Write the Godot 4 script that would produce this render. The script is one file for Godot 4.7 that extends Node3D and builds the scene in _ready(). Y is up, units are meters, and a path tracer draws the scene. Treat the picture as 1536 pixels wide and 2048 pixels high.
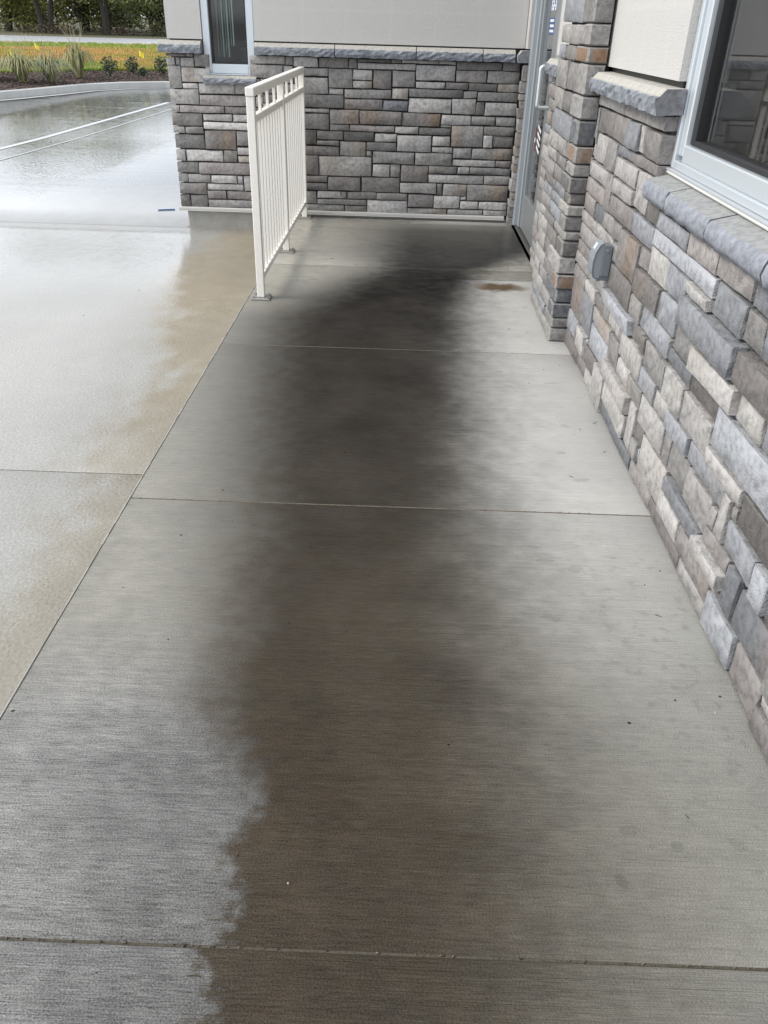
extends Node3D
# A walkway beside a stone-faced building after rain. Units are metres, y up, the walkway top is y = 0, the camera looks towards -z.

# Stone courses of the veneer: left, bottom, right, top in millimetres along the wall, then tone (g grey, b brown, u blue-grey, t tan; 3 dark .. 9 pale; r rust; p proud).
const BACK_COURSES := """
-1860,1146,-1711,1165,b4|-1704,1146,-1652,1165,g4|-1644,1078,-1533,1165,g4|-1220,1113,-949,1165,t6|-942,1110,-886,1165,g4|-878,1099,-691,1165,g6|-683,1098,-457,1165,b4|-450,1097,-393,1165,g4
-386,1143,-135,1165,g3|-128,1143,-54,1165,g4|-46,1143,231,1165,g6|239,1143,366,1165,g6|373,1112,719,1165,b4|727,1112,860,1165,b4|-1860,1087,-1798,1138,g6|-1790,1087,-1762,1138,g5
-1755,1078,-1652,1138,g6|-1224,1017,-968,1106,g5|-960,988,-886,1103,g6|-876,982,-857,1089,g6|-844,1039,-617,1091,g5|-609,964,-428,1090,t5|-421,1021,-273,1088,g6|-386,1095,58,1136,g6
-265,964,-125,1088,b4|-118,978,58,1088,g5|66,1029,366,1136,g6|374,1028,610,1105,b5|617,1028,860,1105,g5|-1860,928,-1761,1080,g5|-1753,971,-1534,1070,g7r|-847,916,-617,1032,g6
66,977,290,1021,g6|297,975,470,1021,b4|-1753,928,-1636,963,g7|-1628,896,-1348,963,g6|-1341,896,-1147,1009,b5|-1140,890,-1129,961,t6|-1140,966,-1125,1009,u5|-1124,906,-1009,965,b5
-1120,970,-1005,1009,g7|-1004,918,-889,977,b4|-1000,982,-969,1009,t6|-888,910,-857,977,t6|-421,964,-273,1014,t6r|-118,895,9,971,t6r|17,916,433,970,g4|440,916,544,965,g5
477,971,694,1020,g3|552,900,860,962,g4|702,969,860,1020,t5r|-1860,815,-1636,921,g6|-1128,842,-1013,901,b4|-1008,866,-893,913,u6|-892,802,-853,905,g5|-842,820,-497,909,g4
-609,916,-497,956,g6|-489,895,-125,956,g5|17,806,349,908,t7|356,802,539,908,g6|-1628,814,-1193,888,b5|-1184,814,-1149,885,t6|-1144,830,-1133,885,g7|-1012,770,-897,861,t6
-489,817,-190,887,b4|-182,812,9,887,u4|546,800,610,893,g4|617,799,860,893,g6|-1860,760,-1798,807,g6|-1791,760,-1442,807,b5|-1435,759,-1156,807,b4|-1148,754,-1137,825,b4
-1132,778,-1013,837,g6|-896,762,-857,797,g7|-844,785,-611,813,g6|-604,712,-377,811,b5r|-369,710,-36,807,b4r|-29,709,270,802,b4R|278,728,508,796,g6|516,728,702,792,t5
710,727,860,791,g5|-1860,663,-1620,752,b4|-1613,703,-1383,752,g7|-1376,703,-1159,752,t6|-1152,678,-1141,725,t6|-1152,730,-1137,749,t6|-1136,702,-1017,773,g6|-1016,694,-901,765,b4
-896,698,-857,757,b5|-846,665,-611,777,g4|278,708,357,721,g5|365,569,614,721,g5r|-1613,643,-1162,696,g7|-1152,638,-1141,673,u5|-1140,606,-1021,697,g6|-1016,642,-901,689,g7
-900,622,-857,693,b4|-604,662,-450,705,b4|-443,660,-92,704,b5|-85,654,99,702,g6|106,648,357,700,g3|621,660,860,720,g4|-1860,608,-1771,655,g6|-1763,608,-1620,655,g4
-1613,495,-1363,635,b4r|-1356,524,-1168,635,g4|-1160,570,-1145,605,g7|-1160,610,-1141,633,g6|-1144,510,-1025,601,u5|-1020,590,-905,637,g6|-904,546,-857,617,g6|-849,551,-714,658,g3
-707,591,-499,656,b4|-491,590,-252,654,g3|-244,589,-73,646,g6|-65,523,209,640,g6|216,569,357,640,g6|621,569,694,653,g7|701,569,860,653,b4|-1860,495,-1620,600,g4
-1160,518,-1145,565,u6|-1020,526,-909,585,g7|-908,430,-845,541,g6|-831,476,-532,544,b4|-707,551,-532,584,g4|-524,476,-319,583,g5r|-311,523,-73,582,g4|216,523,381,562,g5
389,479,531,561,g6|538,479,860,561,t5r|-1860,403,-1783,488,g6|-1776,402,-1478,487,g7|-1470,402,-1363,487,g4|-1356,459,-1173,516,g6|-1164,454,-1149,489,g6|-1164,494,-1149,513,g6
-1148,446,-1029,505,b5|-1024,462,-909,521,g7|-311,476,-267,516,g5|-259,428,75,516,g5|83,427,381,515,g5|-1355,402,-1177,451,t6r|-1168,398,-1153,449,u6|-1152,350,-1033,441,b5
-1028,410,-913,457,b4|-912,390,-845,425,g4|-834,325,-703,469,b4|-696,325,-267,469,t6|-259,325,-120,421,g7|-113,325,-36,421,g5|389,426,728,472,g6|736,426,860,472,b4
-1860,312,-1689,395,g4|-1682,309,-1211,394,b5|-1204,362,-1153,393,g5|-1032,346,-917,405,t6|-912,350,-845,385,u6|-29,294,192,420,b4|199,365,425,419,g4|433,365,525,418,g6
532,365,860,418,g4|-1860,242,-1784,305,g5|-1776,241,-1594,303,g5|-1586,240,-1378,301,g7|-1371,240,-1329,301,g6|-1321,185,-1163,301,g6|-1204,310,-1157,357,u6|-1156,286,-1037,345,g6
-1036,282,-921,341,b5|-920,258,-857,305,t6|-916,310,-845,345,g4|-837,270,-632,318,b4|-625,211,-359,318,b4|-351,210,-36,318,b4|199,293,648,357,g6|655,293,860,357,g5
-1156,234,-1041,281,b5|-1040,230,-925,277,g4|-924,206,-857,253,g5|-847,211,-632,263,g3|-29,209,265,286,g6|272,199,316,286,g4|323,199,516,286,t5r|523,164,860,286,g5r
-1860,150,-1634,234,g4|-1627,185,-1329,233,g7|-1156,182,-1045,229,g6|-1044,166,-929,225,g6|-928,150,-853,201,u6|-845,101,-721,203,g5|-713,150,-522,203,g6|-515,150,-472,203,g4
-465,150,-227,203,b4|-220,150,31,202,b4|39,98,246,201,b4|253,97,465,191,g7|473,164,516,191,g7|-1860,50,-1780,142,g3|-1773,50,-1634,142,b4|-1627,118,-1474,178,b4
-1467,118,-1168,178,b4|-1160,114,-1053,149,b4|-1160,154,-1049,177,g4|-1048,114,-933,161,u5|-932,98,-853,145,g5|-713,101,-307,142,g4|-300,50,31,142,g7|473,97,620,156,g7
627,97,860,156,g7|-1627,50,-1172,110,g5|-1164,50,-937,109,b4|-932,50,-845,93,g5|-835,50,-494,94,g5|-487,50,-307,93,b4|39,50,362,90,t5r|369,50,663,89,g6
670,50,860,89,g6
"""
const RIGHT_COURSES := """
-4055,1108,-4036,1159,g5|-4025,1113,-3556,1160,g7|-3549,1113,-2983,1160,b6|-4055,976,-4008,1103,u5|-3986,1013,-3687,1106,b4|-3680,1013,-3449,1106,b5|-3440,1014,-3273,1105,u5p|-3265,1014,-3209,1105,g7
-3202,1014,-2969,1105,b5|-4055,900,-4012,971,g7|-4007,960,-3976,1003,g5|-3968,893,-3784,1005,g7|-3777,893,-3571,1005,g5|-3563,969,-3344,1006,u5|-3563,890,-3232,962,g7|-3337,969,-2970,1007,b5
-3225,829,-3026,962,g7|-4011,896,-3976,955,g5|-3018,829,-2847,953,b4|-2840,896,-2477,945,t6|-2228,834,-1976,946,b6|-1968,828,-1775,934,u5|-1767,828,-1676,911,g6|-1675,800,-1532,911,g6
-1531,792,-1384,911,b5|-1379,840,-1260,911,b4|-1255,868,-1200,911,g6|-1199,852,-912,911,g6|-911,828,-784,911,g6|-779,860,-704,911,g6|-699,888,-528,911,g5|-527,860,-392,911,g7
-391,840,-332,911,g7|-331,828,-252,911,u5|-4055,824,-4016,895,b4|-4008,822,-3654,886,g7|-3646,747,-3550,886,b5|-3542,829,-3232,882,g6|-2839,832,-2505,887,u6|-2497,832,-2237,894,b6
-1259,772,-1204,863,g5|-1199,788,-1092,847,g6|-1091,756,-916,847,g6|-783,796,-708,855,g4|-703,824,-532,883,g6|-531,764,-396,855,g7|-4049,749,-3665,814,b6|-3542,745,-3174,821,b5
-3165,743,-2876,821,u6|-2868,774,-2219,825,u7|-2210,735,-1992,826,u5|-1985,735,-1866,821,g5|-1859,734,-1685,821,u5|-1675,736,-1556,795,g5|-1555,704,-1536,795,b4|-1535,680,-1388,787,u6
-1383,776,-1260,835,g5|-1203,676,-1096,783,g4|-915,732,-788,823,g6|-783,732,-708,791,g7|-707,712,-536,819,t6|-395,744,-336,835,g6|-331,752,-252,823,b4|-4050,672,-3811,742,b5
-3804,672,-3628,741,u4|-3621,672,-3465,738,g6|-3458,672,-3300,737,g5|-3292,596,-3004,736,b5r|-2996,671,-2876,735,b5|-2868,671,-2645,766,g7|-2637,684,-2426,766,u6|-2418,735,-2217,766,g7p
-2417,641,-1949,727,u5P|-1942,641,-1564,727,b4p|-1383,680,-1264,771,g5|-1259,708,-1204,767,u5|-1095,644,-920,751,b4|-919,620,-712,727,t6|-535,688,-400,759,g5|-399,668,-336,739,t6
-335,640,-252,747,g6|-4055,612,-4040,663,g6|-4031,612,-3742,664,g6|-3734,614,-3402,664,g7|-3379,596,-3300,663,g5|-2996,573,-2684,663,b4|-2675,576,-2652,663,b4|-2643,573,-2469,676,u6
-2459,640,-2428,675,g4|-1555,640,-1540,699,g6|-1539,616,-1268,675,g7|-1263,632,-1208,703,g5|-1207,612,-1100,671,g4|-711,616,-540,707,g7|-539,592,-404,683,g6|-399,592,-340,663,g7
-4050,538,-3634,605,g6|-3627,532,-3588,603,t6|-3587,520,-3472,603,b5|-2461,546,-2261,632,g5|-2252,560,-1904,632,g8p|-1897,559,-1731,633,t7|-1723,559,-1546,633,u5|-1531,504,-1272,611,g7
-1267,556,-1212,627,g6|-1211,516,-1104,607,t6|-1099,548,-924,639,u5|-919,556,-716,615,g6|-715,540,-544,611,u5|-339,576,-252,635,b4|-3363,491,-3003,588,b4|-2995,492,-2853,566,g5
-2845,492,-2501,566,u6|-2491,548,-2472,563,b5|-2244,493,-2006,552,b3|-1998,440,-1538,552,u7|-1271,492,-1216,551,u5|-1103,484,-924,543,u6|-923,480,-720,551,g6|-543,516,-344,587,b5
-343,500,-252,571,g5|-4050,485,-3665,530,b5|-3655,484,-3592,527,u5|-3583,419,-3382,512,g7|-3374,425,-2921,484,u7p|-2913,425,-2775,485,b4|-2768,425,-2716,485,g4|-2707,397,-2463,485,g5
-2493,493,-2253,538,u4|-2455,388,-2260,486,t7|-2253,387,-2006,486,g7|-1531,440,-1276,499,g6|-1275,428,-1220,487,b4|-1215,440,-1108,511,u6|-719,464,-548,535,b5|-547,420,-348,511,g6
-343,436,-252,495,u5|-4049,420,-3590,477,g6|-1999,386,-1741,432,g7|-1733,340,-1436,432,b3|-1427,328,-1280,435,u5|-1275,332,-1224,423,g7|-1219,364,-1184,435,g6|-1183,344,-1112,435,g7
-1107,420,-928,479,g6|-927,368,-724,475,b4|-719,388,-552,459,u5|-347,324,-252,431,t6|-4049,357,-3768,412,b5|-3760,357,-3542,412,g8|-3534,358,-3369,412,b4|-3360,358,-3287,417,g5
-3280,358,-3083,417,g7|-3075,358,-3023,417,g5|-3015,319,-2715,417,t7|-2706,319,-2522,390,u6|-2513,319,-2367,381,g7|-2359,318,-2146,380,u6|-2138,317,-1844,379,u6|-1835,252,-1780,378,g7
-1771,340,-1744,375,g5|-1111,324,-932,415,g6|-931,256,-728,363,g4|-723,292,-556,383,g4|-551,324,-352,415,g7|-4050,193,-3561,349,u5r|-3553,282,-3204,350,g6r|-3194,246,-3023,350,g5
-3015,246,-2846,311,g8|-2838,246,-2654,311,g5|-2645,210,-2362,312,g7|-2354,210,-2292,311,g5|-2284,212,-2109,310,g5|-2102,204,-1886,310,g6|-1879,252,-1844,307,g6|-1772,252,-1582,333,u6
-1574,239,-1489,333,u7|-1481,239,-1288,321,g4|-1279,236,-1228,327,g7|-1223,300,-1188,359,g4|-1187,232,-1116,339,g4|-1111,260,-932,319,g6|-555,212,-380,319,u6|-375,260,-252,319,g7
-3552,165,-3203,274,u7|-1879,204,-1710,245,b5|-1703,121,-1618,244,u4|-1227,204,-1192,295,g7|-1115,164,-936,255,g6|-935,144,-732,251,g6|-727,180,-560,287,u6|-379,164,-252,255,u6
-4050,88,-3829,185,u6|-3819,164,-3796,183,g5|-3786,88,-3600,186,g9p|-3591,168,-3560,183,g6|-3194,167,-2776,239,g7p|-2769,71,-2669,239,g7|-2661,139,-2558,203,b4|-2550,65,-2272,203,t7
-2253,149,-1921,196,u5|-1913,148,-1710,196,g8p|-1611,120,-1392,231,u4|-1385,108,-1234,210,g5|-1383,220,-1228,231,u5|-1227,108,-1196,199,u5|-1191,136,-1120,227,u5|-559,100,-384,207,g4
-3819,88,-3796,159,g5|-3593,81,-3367,158,b4|-3360,4,-3162,158,g7|-3153,71,-2777,158,t7|-2661,71,-2583,134,g6|-2575,64,-2560,131,u6|-2263,65,-2058,142,g8|-2051,64,-1769,140,b5
-1759,120,-1712,139,b4|-1195,72,-1124,131,g7|-1119,100,-940,159,b4|-939,68,-736,139,g4|-731,116,-560,175,u6|-379,100,-252,159,u5|-4050,4,-3729,81,b4|-3721,4,-3527,74,b4
-3519,4,-3367,74,g7|-3153,4,-2646,63,u4|-1762,4,-1563,113,u6|-1556,4,-1385,113,b5|-1378,72,-1203,100,g7|-1378,4,-1131,64,b4|-1123,4,-944,95,g7|-939,4,-740,63,u5
-735,4,-564,111,b5|-559,4,-252,95,g5|-2638,4,-2367,57,b5|-2360,4,-2012,57,b4|-2004,4,-1769,56,g6
"""

var stone_mat: StandardMaterial3D
var ledge_mat: StandardMaterial3D
var stucco_mat: StandardMaterial3D
var mortar_mat: StandardMaterial3D
var alu_mat: StandardMaterial3D
var alu_dark_mat: StandardMaterial3D
var black_mat: StandardMaterial3D
var glass_mat: StandardMaterial3D
var door_glass_mat: StandardMaterial3D
var rail_mat: StandardMaterial3D
var concrete_mat: StandardMaterial3D
var leaf_mat: StandardMaterial3D
var bark_mat: StandardMaterial3D
var rng := RandomNumberGenerator.new()
var counts := {}
var walk_normal: ImageTexture
var coarse_normal: ImageTexture

# ---------------------------------------------------------------- naming
func numbered(parent: Node, called: String) -> String:
	var key := str(parent.get_instance_id()) + called
	var k: int = counts.get(key, 0)
	counts[key] = k + 1
	return called if k == 0 else "%s_%03d" % [called, k]

func put(node: Node, called: String, parent: Node = self) -> Node:
	node.name = numbered(parent, called)
	parent.add_child(node, true)
	return node

func thing(called: String, label: String, category: String, at := Vector3.ZERO, group := "") -> Node3D:
	var o := Node3D.new()
	put(o, called)
	o.position = at
	return tag(o, label, category, group)

func tag(o: Node3D, label: String, category: String, group := "") -> Node3D:
	o.set_meta("label", label)
	o.set_meta("category", category)
	if group != "":
		o.set_meta("group", group)
	return o

func obj(called: String, st: SurfaceTool, m: Material, parent: Node = self) -> MeshInstance3D:
	var o := MeshInstance3D.new()
	o.mesh = st.commit()
	o.material_override = m
	put(o, called, parent)
	return o

func struct(called: String, st: SurfaceTool, m: Material, parent: Node = self) -> MeshInstance3D:
	var o := obj(called, st, m, parent)
	if parent == self:
		o.set_meta("kind", "structure")
	return o

# ---------------------------------------------------------------- shapes
func begin() -> SurfaceTool:
	var st := SurfaceTool.new()
	st.begin(Mesh.PRIMITIVE_TRIANGLES)
	return st

func lin(r: float, g: float, b: float) -> Color:
	return Color(r, g, b).linear_to_srgb()

func poly(st: SurfaceTool, pts: Array, inside: Vector3, col := Color.WHITE) -> void:
	# a flat convex face, turned away from the point inside
	var n: Vector3 = (pts[1] - pts[0]).cross(pts[2] - pts[0]).normalized()
	var mid := Vector3.ZERO
	for p in pts:
		mid += p
	mid /= pts.size()
	var a := pts.duplicate()
	if n.dot(mid - inside) > 0.0:
		a.reverse()
	else:
		n = -n
	st.set_normal(n)
	st.set_color(col)
	for k in range(1, a.size() - 1):
		for p in [a[0], a[k], a[k + 1]]:
			st.set_normal(n)
			st.set_color(col)
			st.set_uv(Vector2(p.x, p.z))
			st.add_vertex(p)

func cbox(st: SurfaceTool, mn: Vector3, mx: Vector3, c := 0.0, col := Color.WHITE) -> void:
	# a box with chamfered edges
	var mid := (mn + mx) * 0.5
	var h := (mx - mn) * 0.5
	c = min(c, min(h.x, min(h.y, h.z)) * 0.9)
	if c <= 0.0:
		for ax in 3:
			for s in [-1.0, 1.0]:
				var u := (ax + 1) % 3
				var v := (ax + 2) % 3
				var q := []
				for k in [[-1, -1], [1, -1], [1, 1], [-1, 1]]:
					var p := mid
					p[ax] += s * h[ax]
					p[u] += k[0] * h[u]
					p[v] += k[1] * h[v]
					q.append(p)
				poly(st, q, mid, col)
		return
	for ax in 3:
		var u := (ax + 1) % 3
		var v := (ax + 2) % 3
		for s in [-1.0, 1.0]:
			var q := []
			for k in [[-1, -1], [1, -1], [1, 1], [-1, 1]]:
				var p := mid
				p[ax] += s * h[ax]
				p[u] += k[0] * (h[u] - c)
				p[v] += k[1] * (h[v] - c)
				q.append(p)
			poly(st, q, mid, col)
		for su in [-1.0, 1.0]:
			for sv in [-1.0, 1.0]:
				var q := []
				for k in [[-1, 0], [1, 0], [1, 1], [-1, 1]]:
					var p := mid
					p[ax] += k[0] * (h[ax] - c)
					p[u] += su * (h[u] - (0.0 if k[1] == 0 else c))
					p[v] += sv * (h[v] - (c if k[1] == 0 else 0.0))
					q.append(p)
				poly(st, q, mid, col)
	for sx in [-1.0, 1.0]:
		for sy in [-1.0, 1.0]:
			for sz in [-1.0, 1.0]:
				var o := mid + Vector3(sx * h.x, sy * h.y, sz * h.z)
				poly(st, [o - Vector3(0, sy * c, sz * c), o - Vector3(sx * c, 0, sz * c), o - Vector3(sx * c, sy * c, 0)], mid, col)

func block(called: String, mn: Vector3, mx: Vector3, m: Material, parent: Node = self, c := 0.0, col := Color.WHITE) -> MeshInstance3D:
	var st := begin()
	cbox(st, mn, mx, c, col)
	return obj(called, st, m, parent)

func tube(st: SurfaceTool, path: Array, r0: float, r1: float, sides := 8, col := Color.WHITE) -> void:
	var rings := []
	for k in path.size():
		var d: Vector3 = (path[min(k + 1, path.size() - 1)] - path[max(k - 1, 0)]).normalized()
		var a := d.cross(Vector3(0.31, 0.17, 0.93)).normalized()
		var b := d.cross(a)
		var r: float = lerp(r0, r1, float(k) / max(1, path.size() - 1))
		var ring := []
		for i in sides:
			var t := TAU * i / sides
			ring.append([path[k] + (a * cos(t) + b * sin(t)) * r, a * cos(t) + b * sin(t)])
		rings.append(ring)
	for k in rings.size() - 1:
		for i in sides:
			var j := (i + 1) % sides
			for q in [rings[k][i], rings[k + 1][i], rings[k + 1][j], rings[k][i], rings[k + 1][j], rings[k][j]]:
				st.set_normal(q[1])
				st.set_color(col)
				st.set_uv(Vector2.ZERO)
				st.add_vertex(q[0])
	for e in [0, rings.size() - 1]:
		var pts := []
		for q in rings[e]:
			pts.append(q[0])
		poly(st, pts, path[1] if e == 0 else path[path.size() - 2], col)

# ---------------------------------------------------------------- textures
func noise_data(w: int, h: int, freq: float, octaves: int, nseed: int, off := Vector2.ZERO) -> PackedByteArray:
	var n := FastNoiseLite.new()
	n.noise_type = FastNoiseLite.TYPE_SIMPLEX_SMOOTH
	n.frequency = freq
	n.seed = nseed
	n.fractal_type = FastNoiseLite.FRACTAL_FBM
	n.fractal_octaves = octaves
	n.offset = Vector3(off.x, off.y, 0)
	return n.get_image(w, h, false, false, false).get_data()

func tileable(size: int, freq: float, octaves: int, nseed: int) -> Image:
	var n := FastNoiseLite.new()
	n.noise_type = FastNoiseLite.TYPE_SIMPLEX_SMOOTH
	n.frequency = freq
	n.seed = nseed
	n.fractal_type = FastNoiseLite.FRACTAL_FBM
	n.fractal_octaves = octaves
	return n.get_seamless_image(size, size, false, false, 0.15, true)

func normal_of(im: Image, strength: float) -> ImageTexture:
	var c: Image = im.duplicate()
	c.convert(Image.FORMAT_RGBA8)
	c.bump_map_to_normal_map(strength)
	return ImageTexture.create_from_image(c)

func mix_images(parts: Array) -> Image:
	# a weighted sum of L8 images of one size
	var w: int = parts[0][0].get_width()
	var out := PackedByteArray()
	var d := []
	for p in parts:
		d.append(p[0].get_data())
	out.resize(w * w)
	for i in w * w:
		var v := 0.0
		for k in parts.size():
			v += d[k][i] * parts[k][1]
		out[i] = clampi(int(v), 0, 255)
	return Image.create_from_data(w, w, false, Image.FORMAT_L8, out)

func streaks(size: int, across: int, nseed: int) -> Image:
	# broom lines: long along u, fine along v
	var im := Image.create_from_data(across, size, false, Image.FORMAT_L8, noise_data(across, size, 0.6, 4, nseed))
	im.resize(size, size, Image.INTERPOLATE_CUBIC)
	return im

func mottled(size: int, freq: float, lo: float, hi: float, nseed: int, speck := 0.0) -> ImageTexture:
	# grey albedo between two values, for surfaces whose own tint is in the vertex colour
	var a := tileable(size, freq, 5, nseed).get_data()
	var b := tileable(size, 0.35, 2, nseed + 7).get_data()
	var out := PackedByteArray()
	out.resize(size * size * 3)
	for i in size * size:
		var v: float = lo + (hi - lo) * (a[i] / 255.0) + speck * (b[i] / 255.0 - 0.5)
		var byte := clampi(int(255.0 * pow(clampf(v, 0.0, 1.0), 0.4545)), 0, 255)
		out[i * 3] = byte
		out[i * 3 + 1] = byte
		out[i * 3 + 2] = byte
	return ImageTexture.create_from_image(Image.create_from_data(size, size, false, Image.FORMAT_RGB8, out))

func mat(col: Color, rough: float, metal := 0.0) -> StandardMaterial3D:
	var m := StandardMaterial3D.new()
	m.albedo_color = col
	m.roughness = rough
	m.metallic = metal
	return m

func tri(m: StandardMaterial3D, scale: float) -> StandardMaterial3D:
	m.uv1_triplanar = true
	m.uv1_world_triplanar = true
	m.uv1_scale = Vector3(scale, scale, scale)
	return m

func make_materials() -> void:
	var rock := mix_images([[tileable(512, 0.012, 5, 3), 0.7], [tileable(512, 0.09, 4, 9), 0.3]])
	stone_mat = tri(mat(Color.WHITE, 0.82), 2.6)
	stone_mat.vertex_color_use_as_albedo = true
	stone_mat.albedo_texture = mottled(512, 0.02, 0.5, 1.28, 21, 0.62)
	stone_mat.normal_enabled = true
	stone_mat.normal_texture = normal_of(rock, 9.0)
	stone_mat.normal_scale = 1.0
	ledge_mat = tri(mat(Color.WHITE, 0.85), 3.1)
	ledge_mat.vertex_color_use_as_albedo = true
	ledge_mat.albedo_texture = mottled(512, 0.02, 0.6, 1.2, 5, 0.2)
	ledge_mat.normal_enabled = true
	ledge_mat.normal_texture = stone_mat.normal_texture
	ledge_mat.normal_scale = 0.55
	var sand := mix_images([[tileable(512, 0.06, 3, 31), 0.45], [tileable(512, 0.16, 2, 37), 0.55]])
	stucco_mat = tri(mat(lin(0.575, 0.562, 0.54), 0.9), 3.0)
	stucco_mat.albedo_texture = mottled(512, 0.12, 0.74, 1.08, 77, 0.8)
	stucco_mat.normal_enabled = true
	stucco_mat.normal_texture = normal_of(sand, 4.0)
	mortar_mat = tri(mat(lin(0.06, 0.057, 0.054), 0.95), 4.0)
	mortar_mat.albedo_texture = stucco_mat.albedo_texture
	alu_mat = mat(lin(0.56, 0.6, 0.63), 0.34, 0.35)
	alu_dark_mat = mat(lin(0.27, 0.29, 0.3), 0.36, 0.4)
	black_mat = mat(lin(0.012, 0.012, 0.013), 0.5)
	glass_mat = mat(Color(0.13, 0.15, 0.13, 0.04), 0.0)
	glass_mat.transparency = BaseMaterial3D.TRANSPARENCY_ALPHA
	glass_mat.metallic_specular = 0.42
	door_glass_mat = mat(Color(0.2, 0.22, 0.21, 0.06), 0.0)
	door_glass_mat.transparency = BaseMaterial3D.TRANSPARENCY_ALPHA
	door_glass_mat.metallic_specular = 0.5
	rail_mat = tri(mat(lin(0.82, 0.79, 0.73), 0.42), 5.0)
	rail_mat.albedo_texture = mottled(256, 0.03, 0.95, 1.03, 55, 0.03)
	concrete_mat = tri(mat(lin(0.36, 0.345, 0.31), 0.85), 1.7)
	concrete_mat.albedo_texture = mottled(512, 0.008, 0.82, 1.08, 61, 0.1)
	concrete_mat.normal_enabled = true
	concrete_mat.normal_texture = normal_of(sand, 3.0)
	leaf_mat = mat(Color.WHITE, 0.6)
	leaf_mat.vertex_color_use_as_albedo = true
	leaf_mat.backlight_enabled = true
	leaf_mat.backlight = Color(0.12, 0.14, 0.05)
	leaf_mat.cull_mode = BaseMaterial3D.CULL_DISABLED
	bark_mat = mat(lin(0.06, 0.05, 0.042), 0.9)
	var broom := mix_images([[streaks(1024, 14, 4), 0.7], [Image.create_from_data(1024, 1024, false, Image.FORMAT_L8, noise_data(1024, 1024, 0.33, 2, 8)), 0.25]])
	walk_normal = normal_of(broom, 5.0)
	var grain := mix_images([[streaks(1024, 60, 14), 0.4], [Image.create_from_data(1024, 1024, false, Image.FORMAT_L8, noise_data(1024, 1024, 0.2, 3, 18)), 0.6]])
	coarse_normal = normal_of(grain, 5.0)

# ---------------------------------------------------------------- stones
func tone_of(code: String) -> Color:
	var l: float = [0.0, 0.03, 0.06, 0.1, 0.15, 0.21, 0.28, 0.345, 0.385, 0.43][int(code.substr(1, 1))]
	var hue: Vector3 = {"g": Vector3(1.03, 0.99, 0.955), "b": Vector3(1.06, 0.975, 0.935), "u": Vector3(0.965, 0.995, 1.06), "t": Vector3(1.03, 0.99, 0.94)}[code.substr(0, 1)]
	return Color(l * hue.x, l * hue.y, l * hue.z)

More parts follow.
